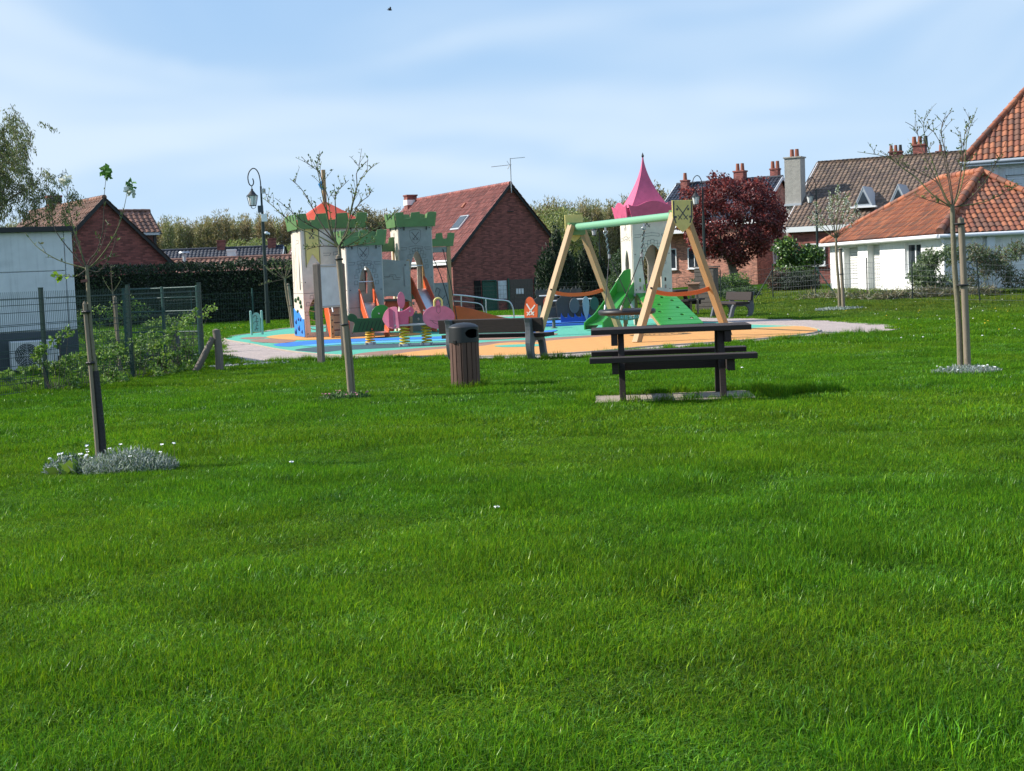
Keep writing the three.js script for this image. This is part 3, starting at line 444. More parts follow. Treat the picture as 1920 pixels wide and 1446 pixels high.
{
  const t = thing('bollard_post', 'upright weathered wooden post by the end of the mesh fence', 'post', [-5.28, 0, -26.0]); mesh('log', limb([V(0, -0.1, 0), V(0.01, 0.35, 0), V(-0.02, 0.76, 0)], 0.075, 0.07, 12), M.post, t); mesh('log_top', put(new THREE.ConeGeometry(0.07, 0.025, 12), -0.02, 0.77, 0), M.stake, t);
  const u = thing('brace_log', 'leaning wooden log propped against the upright post', 'post', [-5.72, 0, -25.9]); mesh('log', limb([V(0, -0.03, 0), V(0.2, 0.32, -0.03), V(0.37, 0.62, -0.05)], 0.062, 0.055, 10), M.post, u);
}
// ---------- mesh fence by the white cabin ----------
function meshPanel(L, H, name, m, parent, vs = 0.05, hs = 0.2, r = 0.0036, folds = true) {
  const gs = []; const zf = (y) => folds && [0.25, 0.65, 1.05, 1.45].some((f) => Math.abs(y - f * H / 1.58) < 0.06) ? 0.03 : 0;
  for (let x = vs / 2; x < L; x += vs) gs.push(rod(V(x, 0.04, 0), V(x, H + (folds ? 0.025 : 0), 0), r, r, 4));
  for (let y = 0.06; y <= H; y += hs) gs.push(rod(V(0, y, zf(y) + 0.006), V(L, y, zf(y) + 0.006), r * 1.3, r * 1.3, 4));
  if (folds) for (const f of [0.25, 0.65, 1.05, 1.45]) for (const o of [-0.05, 0.05]) gs.push(rod(V(0, f * H / 1.58 + o, 0.004), V(L, f * H / 1.58 + o, 0.004), r * 1.3, r * 1.3, 4));
  return mesh(name, gs, m, parent);
}
{
  const a = V(-7.95, 0, -20.0), b = V(-5.84, 0, -27.4), d = b.clone().sub(a), L = d.length(), t = thing('mesh_fence', 'dark green welded mesh fence in front of the white cabin', 'fence', [a.x, 0, a.z], Math.atan2(-d.z, d.x)), n = 3;
  for (let i = 0; i <= n; i++) { const x = i * L / n; mesh('post', [box(0.06, 1.66, 0.06, x, 0.79, -0.03), box(0.064, 0.012, 0.064, x, 1.626, -0.03)], M.fenceGreen, t); }
  for (let i = 0; i < n; i++) meshPanel(L / n - 0.06, 1.55, 'mesh_panel', M.fenceGreen, t).position.x = i * L / n + 0.03;
  const t2 = thing('gate_frame', 'green rail gate at the corner post of the mesh fence', 'gate', [-5.9, 0, -27.5], Math.PI - 0.55);
  for (const x of [0.04, 0.95, 2.0]) mesh('upright', box(0.05, 1.6, 0.05, x, 0.78, 0), M.fenceGreenPale, t2);
  for (const y of [0.25, 0.7, 1.1, 1.36, 1.55]) mesh('rail', rod(V(0.065, y, 0), V(1.975, y, 0), 0.015), M.fenceGreenPale, t2); meshPanel(1.9, 1.5, 'mesh_panel', M.fenceGreen, t2, 0.06, 0.25, 0.0028, false).position.x = 0.06;
}
{ // flat-roofed white cabin
  const t = thing('cabin_building', 'flat roofed pale cabin with dark plinth behind the mesh fence', 'building', [-8.55, 0, -28.5], 0.42);
  mesh('wall', pbox(12, 2.72, 6, -6.03, 1.36, -3.03), M.cabin, t);
  for (const [x0, x1, y0, y1] of [[-12, -0.16, 0.82, 1.965], [-12, -0.16, 1.98, 2.74], [-0.145, 0, 0.82, 2.74]]) mesh('wall_panel', box(x1 - x0, y1 - y0, 0.04, (x0 + x1) / 2, (y0 + y1) / 2, 0.0), M.cabin, t);
  mesh('plinth', box(12.02, 0.8, 0.05, -6, 0.4, 0.0), M.plinth, t); mesh('coping', box(12.1, 0.1, 6.2, -6, 2.79, -2.98), M.dark, t);
}
{
  const t = thing('air_conditioner', 'white outdoor air conditioning unit at the foot of the pale cabin', 'air conditioner', [-9.26, 0.0, -27.93], 0.42);
  mesh('casing', [box(0.86, 0.56, 0.30, 0, 0.36, 0, 0, 0, 0, 0.02)], std([0.62, 0.63, 0.62], 0.5), t);
  mesh('fan_shroud', put(new THREE.CylinderGeometry(0.23, 0.23, 0.01, 32), -0.13, 0.36, 0.152, Math.PI / 2), M.dark, t);
  const gs = []; for (let k = 1; k < 8; k++) gs.push(put(new THREE.TorusGeometry(0.03 * k, 0.003, 4, 28), -0.13, 0.36, 0.162)); for (let k = 0; k < 8; k++) gs.push(rod(V(-0.13, 0.36, 0.163), V(-0.13 + 0.23 * Math.cos(k * 0.785), 0.36 + 0.23 * Math.sin(k * 0.785), 0.163), 0.003, 0.003, 4));
  mesh('fan_grille', gs, M.trim, t); mesh('label_plate', box(0.1, 0.13, 0.004, 0.27, 0.45, 0.153), M.zinc, t); mesh('valve_cover', box(0.04, 0.12, 0.1, 0.45, 0.38, 0.05), M.trim, t); for (const x of [-0.3, 0.3]) mesh('foot', box(0.08, 0.08, 0.32, x, 0.04, 0), M.dark, t);
}
{ // wooden-post and wire fence in front of the hedge
  const t = thing('hedge_fence', 'green mesh fence running along the dark hedge', 'fence', [-20, 0, -57.5]);
  for (let i = 0; i <= 5; i++) mesh('post', rod(V(i * 2.45, 0, 0), V(i * 2.45, 1.45, 0), 0.035, 0.035, 8), M.fenceGreenPale, t);
  for (let i = 0; i < 5; i++) meshPanel(2.4, 1.3, 'mesh_panel', M.fenceGreen, t, 0.1, 0.2, 0.004, false).position.x = i * 2.45 + 0.03;
}
// ---------- crook lamp posts ----------
function makeLamp(label, pos, scale, extras) {
  const t = thing('street_lamp', label, 'street lamp', pos, 0, 'crook lamp posts'); t.scale.setScalar(scale);
  mesh('pole', [rod(V(0, -0.1, 0), V(0, 0.9, 0), 0.085, 0.08, 12), rod(V(0, 0.9, 0), V(0, 3.95, 0), 0.07, 0.062, 12), rod(V(0, 3.95, 0), V(0, 5.2, 0), 0.042, 0.036, 10), put(new THREE.CylinderGeometry(0.1, 0.1, 0.05, 12), 0, 0.9, 0)], std([0.008, 0.022, 0.02], 0.5), t);
  const sp = [V(0, 5.15, 0), V(-0.01, 5.4, 0), V(-0.06, 5.68, 0), V(-0.16, 5.84, 0), V(-0.26, 5.87, 0), V(-0.38, 5.78, 0), V(-0.455, 5.6, 0), V(-0.455, 5.42, 0), V(-0.41, 5.28, 0), V(-0.34, 5.23, 0), V(-0.275, 5.29, 0), V(-0.26, 5.4, 0), V(-0.29, 5.5, 0)];
  mesh('crook', tube(sp, 0.022, 60, 6), M.dark, t);
  const ln = mesh('lantern', [put(new THREE.CylinderGeometry(0.05, 0.16, 0.14, 6), -0.335, 4.99, 0), put(new THREE.CylinderGeometry(0.16, 0.235, 0.06, 6), -0.335, 4.89, 0), put(new THREE.SphereGeometry(0.045, 10, 8), -0.335, 5.09, 0), rod(V(-0.335, 5.08, 0), V(-0.335, 5.24, 0), 0.015), ...[0, 1, 2, 3, 4, 5].map((k) => { const a = k * Math.PI / 3; return rod(V(-0.335 + 0.205 * Math.cos(a), 4.86, 0.205 * Math.sin(a)), V(-0.335 + 0.125 * Math.cos(a), 4.5, 0.125 * Math.sin(a)), 0.012, 0.012, 5); }), put(new THREE.TorusGeometry(0.125, 0.014, 5, 6), -0.335, 4.5, 0, Math.PI / 2), ...[0, 1, 2].map((k) => { const a = k * 2.09; return tube([V(-0.335 + 0.12 * Math.cos(a), 4.5, 0.12 * Math.sin(a)), V(-0.335 + 0.09 * Math.cos(a), 4.42, 0.09 * Math.sin(a)), V(-0.335, 4.38, 0)], 0.009, 6, 4); })], M.dark, t);
  mesh('lamp_glass', put(new THREE.CylinderGeometry(0.19, 0.118, 0.35, 6, 1, true), -0.335, 4.68, 0), std([0.75, 0.77, 0.78], 0.3), ln);
  if (extras) {
    mesh('sensor_box', box(0.14, 0.18, 0.08, 0.1, 5.02, 0.03), M.zinc, t); mesh('control_box', box(0.19, 0.26, 0.12, -0.05, 4.36, 0.02), M.plinth, t); mesh('white_box', box(0.19, 0.28, 0.12, 0.08, 4.03, 0.06), M.trim, t);
    const cam = mesh('security_camera', [rod(V(0.05, 3.5, 0), V(0.16, 3.5, 0.02), 0.03), put(new THREE.CapsuleGeometry(0.05, 0.12, 4, 10), 0.16, 3.45, 0.06, 1.1, 0, 0.9)], M.trim, t); mesh('lens', put(new THREE.SphereGeometry(0.035, 10, 8), 0.21, 3.4, 0.12), M.glass, cam);
  }
  return t;
}
makeLamp('crook lamp post with boxes and a white camera beside the hedge', [-9.02, 0, -53.84], 1, true);
makeLamp('crook lamp post rising behind the purple-leaved tree', [9.3, hgt(9.3, -68), -68], 0.98, false);
makeLamp('small far crook lamp post seen between the swing legs', [6.25, -0.5, -97], 1.0, false);
makeLamp('crook lamp post by the tall rendered chimney', [16.35, 0.34, -76], 0.97, false);
{ // little carved play panel at the path edge
  const t = thing('carved_board', 'small teal carved play panel on two posts at the path edge', 'play panel', [-7.74, 0.02, -44.1], -0.1), m = std([0.30, 0.52, 0.50], 0.5, { map: rep(mottle, 1) });
  for (const x of [-0.17, 0.17]) mesh('post', [rod(V(x, 0, 0), V(x, 0.7, 0), 0.035, 0.035, 10), put(new THREE.SphereGeometry(0.038, 10, 8), x, 0.72, 0)], m, t);
  const s = new THREE.Shape(); s.moveTo(-0.12, 0.1); s.lineTo(0.12, 0.1); s.lineTo(0.12, 0.62); s.quadraticCurveTo(0, 0.76, -0.12, 0.62); mesh('panel', slab(s, 0.02, 0.003), m, t);
  const gs = []; for (const [x, y, r] of [[-0.03, 0.55, 0.05], [0.04, 0.46, 0.045], [-0.03, 0.36, 0.055], [0.03, 0.25, 0.05], [-0.02, 0.16, 0.035]]) gs.push(put(new THREE.TorusGeometry(r, 0.009, 5, 18, 4.4), x, y, 0.012, 0, 0, x * 30)); mesh('carved_scrolls', gs, M.line, t);
}

// ---------- castle play structure ----------
function crown(W, base, top, notches) {                        // crenellated board, centred on x
  const p = [[-W / 2 + 0.06, base], [W / 2 - 0.06, base], [W / 2, top - 0.02], [W / 2 - 0.12, top]];
  const n = notches, step = (W - 0.24) / n, mid = base + (top - base) * 0.55;
  for (let i = n - 1; i >= 0; i--) { const c = -W / 2 + 0.12 + (i + 0.5) * step; p.push([c + step * 0.24, top - 0.015], [c + step * 0.17, mid + 0.015], [c - step * 0.17, mid], [c - step * 0.24, top]); }
  p.push([-W / 2 + 0.12, top], [-W / 2, top - 0.03]); return shapeOf(p);
}
function archHole(x, w, y0, y1, wob = 0.02) { const h = new THREE.Path(), k = w / 2; h.moveTo(x - k, y0); h.lineTo(x + k, y0); h.lineTo(x + k + wob, y0 + (y1 - y0) * 0.6); h.quadraticCurveTo(x + k * 0.8, y1 - 0.06, x, y1); h.quadraticCurveTo(x - k * 0.8, y1 - 0.06, x - k - wob, y0 + (y1 - y0) * 0.6); h.lineTo(x - k, y0); return h; }
const arr = (n, f) => Array.from({ length: n }, (_, i) => f(i));
const crossSwords = (x, y, s) => [...ribbon([[x - s, y + s * 1.2], [x + s * 0.8, y - s]], 0.022), ...ribbon([[x + s, y + s * 1.2], [x - s * 0.8, y - s]], 0.022), ...ribbon([[x + s * 0.2, y - s], [x + s * 0.9, y - s * 0.35]], 0.014), ...ribbon([[x - s * 0.2, y - s], [x - s * 0.9, y - s * 0.35]], 0.014)];
const shieldPts = (x, y, s) => [[x - s, y + s * 1.1], [x, y + s * 1.3], [x + s, y + s * 1.1], [x + s, y], [x + s * 0.7, y - s * 0.8], [x, y - s * 1.4], [x - s * 0.7, y - s * 0.8], [x - s, y]];
const voussoirs = (x, w, y0, y1, n) => arr(n, (i) => { const a = Math.PI * (0.02 + 0.96 * i / (n - 1)), cx = x + Math.cos(a) * (w / 2 + 0.09), cy = y0 + (y1 - y0) * (0.45 + 0.55 * Math.sin(a)) + 0.06, s = 0.05; return ribbon([[cx - s, cy - s], [cx + s, cy - s * 0.8], [cx + s * 0.9, cy + s], [cx - s * 0.8, cy + s]], 0.008, 0.004, true); }).flat();
const ledge = (x0, x1, y) => { const w = x1 - x0; return [...ribbon([[x0 + 0.02, y - 0.04], [x0 + w * 0.18, y - 0.04], [x0 + w * 0.22, y + 0.03], [x0 + 0.02, y + 0.03]], 0.009), ...ribbon([[x0 + w * 0.28, y - 0.03], [x0 + w * 0.5, y], [x0 + w * 0.72, y - 0.03], [x0 + w * 0.72, y + 0.05], [x0 + w * 0.5, y + 0.075], [x0 + w * 0.28, y + 0.05]], 0.009, 0.004, true), ...ribbon([[x1 - 0.02, y - 0.04], [x1 - w * 0.18, y - 0.04], [x1 - w * 0.22, y + 0.03], [x1 - 0.02, y + 0.03]], 0.009)]; };
function panel(name, w, y0, y1, holes, m, parent, lines, at, ry = 0, flare = 0) {
  const s = shapeOf([[-w / 2 - flare, y0], [w / 2 + flare, y0], [w / 2, y1], [-w / 2, y1]]); s.holes.push(...holes);
  const p = mesh(name, slab(s, 0.03, 0.004, 12), m, parent); p.position.set(...at); p.rotation.y = ry;
  if (lines && lines.length) { const l = mesh('engraving', lines, M.line, p); l.position.z = 0.0155; }
  const bolts = []; for (const x of [-w / 2 + 0.06, w / 2 - 0.06]) for (const y of [y0 + 0.1, (y0 + y1) / 2, y1 - 0.1]) bolts.push(put(new THREE.CylinderGeometry(0.014, 0.014, 0.012, 8), x, y, 0.018, Math.PI / 2)); mesh('bolts', bolts, M.dark, p);
  return p;
}
function tower(C, name, x0, z0, w, d, h, front, left, o) {      // front-left corner x0, z0; four corner posts, panels, deck, green crenels
  for (const [x, z] of [[x0 + 0.05, z0 - 0.06], [x0 + w - 0.05, z0 - 0.06], [x0 + 0.05, z0 - d + 0.06], [x0 + w - 0.05, z0 - d + 0.06]]) mesh('corner_post', bar(V(x, 0, z), V(x, h, z), 0.09, 0.09), M.glulam, C);
  panel('front_panel', w, o.y0 ?? 0, h, front.holes, o.mat || M.cream, C, front.lines, [x0 + w / 2, 0, z0]);
  panel('side_panel', d - 0.04, o.sy0 ?? 0, h, left.holes, M.cream, C, left.lines, [x0 - 0.006, 0, z0 - d / 2], -Math.PI / 2, o.flare || 0);
  panel('side_panel', d - 0.04, o.ry0 ?? 0.9, h, [archHole(0, 0.4, 1.2, 2.0)], M.cream, C, null, [x0 + w + 0.006, 0, z0 - d / 2], Math.PI / 2);
  panel('rear_panel', w, 0.9, h, [archHole(0, w * 0.5, 1.15, Math.min(2.3, h - 0.4))], M.cream, C, null, [x0 + w / 2, 0, z0 - d], Math.PI);
  mesh('deck', box(w - 0.06, 0.06, d - 0.06, x0 + w / 2, o.deck, z0 - d / 2), M.timberGrey, C);
  for (const [cx, cz, ry, L] of [[x0 + w / 2, z0 + 0.09, 0, w + 0.24], [x0 - 0.09, z0 - d / 2, -Math.PI / 2, d + 0.24], [x0 + w + 0.09, z0 - d / 2, Math.PI / 2, d + 0.24], [x0 + w / 2, z0 - d - 0.09, Math.PI, w + 0.24]]) {
    const c = mesh('battlement', slab(crown(L, 0, 0.42, L > 1.5 ? 3 : 2), 0.03, 0.004), M.green, C); c.position.set(cx, h - 0.06, cz); c.rotation.set(0, ry, 0); c.rotateX(0.12);
    mesh('bracket', arr(2, (k) => box(0.03, 0.14, 0.03, (k - 0.5) * L * 0.55, -0.03, -0.03)), M.dark, c);
  }
}
function chuteSlide(parent, at, ry, h, run, w, sideMat, chuteMat) {   // slide running toward its +z
  const g = new THREE.Group(); g.name = 'slide'; parent.add(g); g.position.set(...at); g.rotation.y = ry;
  const curve = [[-0.12, h], [0.1, h - 0.02], [run * 0.35, h * 0.66], [run * 0.7, h * 0.26], [run * 0.9, h * 0.12 + 0.04], [run, 0.13]], top = curve.map(([x, y], i) => [x, y + [0.38, 0.3, 0.2, 0.17, 0.13, 0.07][i]]), low = curve.map(([x, y], i) => [x, Math.max(0.02, y - [0.12, 0.16, 0.2, 0.22, 0.2, 0.11][i])]);
  const cu = (P) => new THREE.SplineCurve(P.map(([x, y]) => new THREE.Vector2(x, y))).getPoints(22), s = new THREE.Shape([...cu(low), ...cu(top).reverse()]);
  for (const sx of [-1, 1]) mesh('slide_side', put(slab(s, 0.035, 0.006), sx * w / 2, 0, 0, 0, -Math.PI / 2, 0), sideMat, g);
  const cp = cu(curve), pos = [], idx = []; cp.forEach((p, i) => { pos.push(-w / 2 + 0.01, p.y, p.x, w / 2 - 0.01, p.y, p.x); if (i) idx.push(2 * i - 2, 2 * i, 2 * i - 1, 2 * i - 1, 2 * i, 2 * i + 1); });
  const cg = new THREE.BufferGeometry(); cg.setAttribute('position', new THREE.Float32BufferAttribute(pos, 3)); cg.setIndex(idx); cg.computeVertexNormals(); mesh('slide_chute', cg, chuteMat, g);
  return g;
}
{
  const C = thing('play_castle', 'castle play structure with cream towers, green battlements and orange slides', 'playground', [-5.65, 0.04, -39.85], 18 * Math.PI / 180);
  // big tower with the banner and red roof
  const slit = (x, y0, y1, k) => { const p = new THREE.Path(); p.moveTo(x - k, y0); p.lineTo(x + k, y0 + 0.03); p.lineTo(x + k * 0.8, y0 + (y1 - y0) * 0.6); p.lineTo(x, y1); p.lineTo(x - k * 0.9, y0 + (y1 - y0) * 0.5); p.lineTo(x - k, y0); return p; };
  const dHoles = [archHole(-0.5, 0.42, 0.14, 1.12, 0.03)];
  tower(C, 'a', 0, 0, 1.72, 1.5, 3.05, { holes: dHoles, lines: [...ribbon([[-0.86, 1.22], [0.86, 1.22]], 0.012), ...ledge(-0.28, 0.8, 2.28), ...voussoirs(-0.5, 0.42, 0.1, 1.12, 7)] }, { holes: [slit(0.38, 1.3, 2.35, 0.09)], lines: [...ribbon([[-0.78, 1.22], [0.78, 1.22]], 0.012), ...ribbon([[-0.55, 1.4], [-0.52, 2.4]], 0.018), ...ribbon([[-0.38, 1.6], [-0.36, 2.3]], 0.018), ...ribbon([[-0.15, 1.25], [-0.12, 2.5]], 0.018), ...ribbon([[0.0, 2.6], [0.5, 2.62], [0.5, 2.68], [0.1, 2.7]], 0.01)] }, { deck: 1.2, flare: 0.09 });
  { // painted blue wave and climbing holds on the sunlit side
    const s = new THREE.Shape(); s.moveTo(-0.82, 0.02); s.lineTo(0.82, 0.02); s.lineTo(0.78, 0.52); s.bezierCurveTo(0.4, 0.42, 0.1, 0.78, -0.3, 0.72); s.bezierCurveTo(-0.5, 0.7, -0.62, 0.76, -0.78, 0.8); s.lineTo(-0.82, 0.02);
    const wv = mesh('wave_panel', slab(s, 0.02, 0.003), M.blue, C); wv.position.set(-0.034, 0, -0.75); wv.rotation.y = -Math.PI / 2;
    const hold = (x, y, m, s) => { const h = mesh('climbing_hold', new THREE.DodecahedronGeometry(s, 1).scale(1, 1.25, 0.7), m, C); h.position.set(-0.05, y, -0.75 + x); h.rotation.y = -Math.PI / 2; };
    for (const [x, y] of [[0.4, 0.98], [-0.35, 1.03], [-0.1, 0.72], [0.5, 0.86], [0.1, 1.08]]) hold(x, y, M.darkGreen, rr(0.035, 0.065));
    for (const [x, y] of [[-0.4, 0.42], [0.35, 0.5], [0.05, 0.25], [-0.5, 0.14], [0.5, 0.16], [0.0, 0.5]]) hold(x, y, std([0.01, 0.07, 0.28], 0.6), rr(0.04, 0.07));
  }
  { const b = shapeOf([[0, 0], [0.44, 0.05], [0.44, 1.12], [0, 1.12], [0, 0]]), sh = shapeOf([[0.0, -0.02], [0.2, 0.36], [0.42, 0.06], [0.42, 1.08], [0.0, 1.08]]); const bn = mesh('banner', slab(sh, 0.015, 0.003), M.yellow, C); bn.position.set(0.09, 1.94, 0.028); const ln = mesh('engraving', [...ribbon([[0.02, 0.0], [0.02, 1.07]], 0.02), ...ribbon([[0.4, 0.08], [0.4, 1.07]], 0.02), ...crossSwords(0.2, 0.86, 0.08)], M.line, bn); ln.position.z = 0.009; }
  { // red pyramid roof with mast and flag
    const rf = mesh('tower_roof', new THREE.ConeGeometry(1.3, 0.66, 4, 1).rotateY(Math.PI / 4).scale(1.06, 1, 0.92).translate(0.86, 3.46, -0.75), M.red, C); mesh('mast', bar(V(0.86, 3.7, -0.75), V(0.86, 4.66, -0.75), 0.1, 0.1), M.glulam, rf);
    mesh('flag', put(slab(shapeOf([[0, 0.08], [-0.08, 0.14], [-0.13, 0.26], [-0.06, 0.34], [0, 0.36]]), 0.012, 0.002), 0.82, 4.0, -0.72), std([0.06, 0.38, 0.75], 0.5), rf);
  }
  mesh('rope_net', [...arr(4, (i) => tube([V(0.12, 0.25 + i * 0.25, -0.04), V(0.34, 0.2 + i * 0.25, -0.02), V(0.6, 0.27 + i * 0.25, -0.04)], 0.012, 8, 5)), tube([V(0.3, 0.1, -0.05), V(0.33, 0.6, -0.03), V(0.3, 1.15, -0.05)], 0.012, 8, 5)], std([0.45, 0.38, 0.25], 0.9), C);
  // short near tower with slide
  const bHole = archHole(0.03, 0.4, 0.3, 1.9, 0.03);
  tower(C, 'b', 1.0, 1.2, 0.97, 0.9, 2.52, { holes: [bHole], lines: [...ribbon(shieldPts(-0.02, 2.26, 0.15), 0.01, 0.004, true), ...crossSwords(-0.02, 2.26, 0.1), ...ledge(-0.46, 0.46, 1.98), ...voussoirs(0.03, 0.4, 0.9, 1.92, 11), ...ribbon([[-0.48, 0.78], [-0.18, 0.78]], 0.012)] }, { holes: [archHole(0.1, 0.34, 0.9, 1.9)], lines: [] }, { deck: 0.86, mat: M.greyPanel });
  mesh('entry_bar', rod(V(1.28, 1.48, 1.16), V(1.74, 1.48, 1.16), 0.016), M.steel, C);
  chuteSlide(C, [1.515, 0, 1.22], 0, 0.9, 1.55, 0.4, M.orange, M.steel);
  // tall right tower with slide
  const cHole = archHole(0.02, 0.38, 0.5, 2.3, 0.03);
  tower(C, 'c', 2.97, -0.82, 0.97, 0.95, 3.06, { holes: [cHole], lines: [...ribbon(shieldPts(0, 2.72, 0.16), 0.01, 0.004, true), ...crossSwords(0, 2.72, 0.1), ...ledge(-0.46, 0.46, 2.38), ...voussoirs(0.02, 0.38, 1.3, 2.3, 11), ...ribbon([[-0.48, 1.1], [-0.18, 1.1]], 0.012)] }, { holes: [archHole(0.2, 0.3, 1.4, 2.2), ], lines: crossSwords(0, 2.75, 0.07) }, { deck: 1.16, mat: M.greyPanel });
  mesh('entry_bar', rod(V(3.25, 1.88, -0.86), V(3.7, 1.88, -0.86), 0.016), M.steel, C);
  chuteSlide(C, [3.49, 0, -0.8], 0.12, 1.2, 1.75, 0.42, M.orange, M.steel);
  for (const [y, z] of [[0.55, 0.25], [0.8, 0.0], [0.35, 0.5]]) { const h = mesh('climbing_hold', new THREE.DodecahedronGeometry(0.05, 1).scale(0.6, 1, 1.2), M.cream, C); h.position.set(3.26, y, -0.6 + z); }
  { // bridge wall between the towers
    const s = new THREE.Shape(); s.moveTo(-0.5, 0.98); s.quadraticCurveTo(0, 1.16, 0.5, 0.86); s.lineTo(0.5, 2.02); s.bezierCurveTo(0.2, 1.98, 0, 2.1, -0.5, 2.08); const sl = new THREE.Path(); sl.moveTo(0.3, 1.3); sl.lineTo(0.34, 1.3); sl.lineTo(0.33, 1.85); sl.lineTo(0.29, 1.83); s.holes.push(sl);
    const p = mesh('bridge_panel', slab(s, 0.03, 0.004), M.greyPanel, C); p.position.set(2.48, 0, 0.25); mesh('engraving', [...ribbon([[-0.3, 1.55], [-0.1, 1.58], [-0.08, 1.64], [0.08, 1.64], [0.1, 1.56], [0.22, 1.55]], 0.01), ...ribbon([[-0.25, 1.6], [0.0, 1.6], [0.02, 1.5], [0.2, 1.5]], 0.01), put(new THREE.CylinderGeometry(0.025, 0.025, 0.006, 10), 0.37, 1.9, 0, Math.PI / 2)], M.line, p).position.z = 0.016;
    for (const x of [2.0, 2.96]) mesh('corner_post', bar(V(x, 0, 0.2), V(x, 2.05, 0.2), 0.08, 0.08), M.glulam, C); mesh('bridge_deck', box(1.0, 0.06, 0.8, 2.48, 0.93, -0.2), M.timberGrey, C);
    mesh('inner_panel', put(slab(shapeOf([[-0.5, 0.05], [-0.1, 0.05], [0.02, 0.5], [0.1, 0.9], [-0.3, 0.9]]), 0.03), 2.6, 0, 0.0), M.orange, C); mesh('inner_panel', box(0.16, 0.85, 0.03, 2.88, 0.45, 0.05), M.orange, C); mesh('pole', rod(V(2.72, 0, 0.1), V(2.72, 0.95, 0.1), 0.03), M.trim, C);
    for (const x of [1.95, 2.95]) mesh('corner_post', bar(V(x, 0, -1.4), V(x, 2.62, -1.4), 0.09, 0.09), M.glulam, C);
    const b = mesh('battlement', slab(crown(1.2, 0, 0.42, 2), 0.03, 0.004), M.green, C); b.position.set(2.45, 2.32, -1.34);
  }
  { // right wing: post, battlement, net and scroll panel
    for (const z of [-1.36]) mesh('corner_post', bar(V(4.58, 0, z), V(4.58, 2.46, z), 0.11, 0.11), M.glulam, C); const b = mesh('battlement', slab(crown(0.95, 0, 0.4, 2), 0.03, 0.004), M.green, C); b.position.set(4.3, 2.42, -1.3); mesh('lintel', box(0.7, 0.16, 0.05, 4.25, 2.33, -1.36), M.greyPanel, C);
    mesh('climbing_rope', [tube([V(4.0, 2.35, -1.3), V(4.25, 1.4, -0.95), V(4.5, 0.05, -0.7)], 0.014, 12, 5), tube([V(4.4, 2.35, -1.3), V(4.5, 1.4, -1.0), V(4.62, 0.05, -0.8)], 0.014, 12, 5)], M.dark, C);
    const p = panel('scroll_panel', 0.5, 0.62, 1.36, [], M.greyPanel, C, [...ribbon([[-0.15, 1.1], [-0.1, 1.22], [0.0, 1.16], [-0.06, 1.0], [0.06, 0.88], [0.14, 0.98]], 0.02), ...ribbon([[-0.05, 0.75], [0.05, 0.72], [0.08, 0.8]], 0.016)], [4.22, 0, -1.15]);
    mesh('grab_rail', [rod(V(3.98, 0.45, -1.1), V(4.5, 0.45, -1.1), 0.018), rod(V(3.98, 0.25, -1.1), V(4.5, 0.25, -1.1), 0.018)], M.steel, C);
    mesh('low_panel', box(0.55, 0.5, 0.03, 4.24, 0.28, -1.2), M.greyPanel, C);
  }
  { // wooden access ramp with orange flank and steel handrail
    const s = new THREE.Shape(); s.moveTo(0, 0.02); s.lineTo(2.0, 0.02); s.lineTo(2.0, 0.2); s.bezierCurveTo(1.4, 0.25, 0.9, 0.62, 0, 0.68); const p = mesh('ramp_flank', slab(s, 0.03, 0.004), M.orange, C); p.position.set(4.66, 0, -2.3); p.rotation.y = -0.3;
    const hr = mesh('handrail', [tube([V(0.05, 1.0, -0.05), V(0.6, 0.94, -0.05), V(1.5, 0.78, -0.05), V(1.95, 0.7, -0.05), V(2.05, 0.5, -0.05), V(2.08, 0.05, -0.05)], 0.024, 30, 6), tube([V(0.05, 0.8, -0.06), V(0.7, 0.74, -0.06), V(1.1, 0.64, -0.06), V(1.18, 0.4, -0.06)], 0.018, 20, 6), rod(V(1.24, 0.82, -0.05), V(1.24, 0.03, -0.05), 0.022), rod(V(0.5, 0.95, -0.05), V(0.5, 0.6, -0.05), 0.018)], M.steel, C); hr.position.copy(p.position); hr.rotation.y = -0.3;
    const d = mesh('ramp_deck', put(box(2.0, 0.05, 1.0), 1.0, 0.33, -0.55, 0, 0, -0.26), M.timberGrey, C); d.position.copy(p.position); d.rotation.y = -0.3;
  }
  { // stairs with white rails between the towers
    for (const x of [0.52, 0.98]) mesh('stair_side', put(slab(shapeOf([[0.05, 0.02], [0.42, 0.02], [1.25, 0.9], [1.25, 1.2], [0.9, 1.2], [0.05, 0.42]]), 0.03, 0.004), x, 0, 1.25, 0, Math.PI / 2, 0), M.orange, C);
    for (let i = 0; i < 5; i++) mesh('step', box(0.44, 0.035, 0.2, 0.75, 0.2 + i * 0.2, 1.02 - i * 0.19), M.timberGrey, C);
    for (const x of [0.56, 0.94]) mesh('stair_rail', tube([V(x, 0.7, 1.2), V(x, 0.82, 1.1), V(x, 1.5, 0.35), V(x, 1.55, 0.1)], 0.018, 20, 6), M.trim, C);
    const yp = mesh('stair_post', box(0.09, 0.6, 0.09, 0.5, 0.3, 1.28), M.glulam, C); mesh('bolts', arr(3, (i) => put(new THREE.CylinderGeometry(0.02, 0.02, 0.01, 8), 0.5, 0.12 + i * 0.18, 1.33, Math.PI / 2)), M.dark, yp);
  }
}
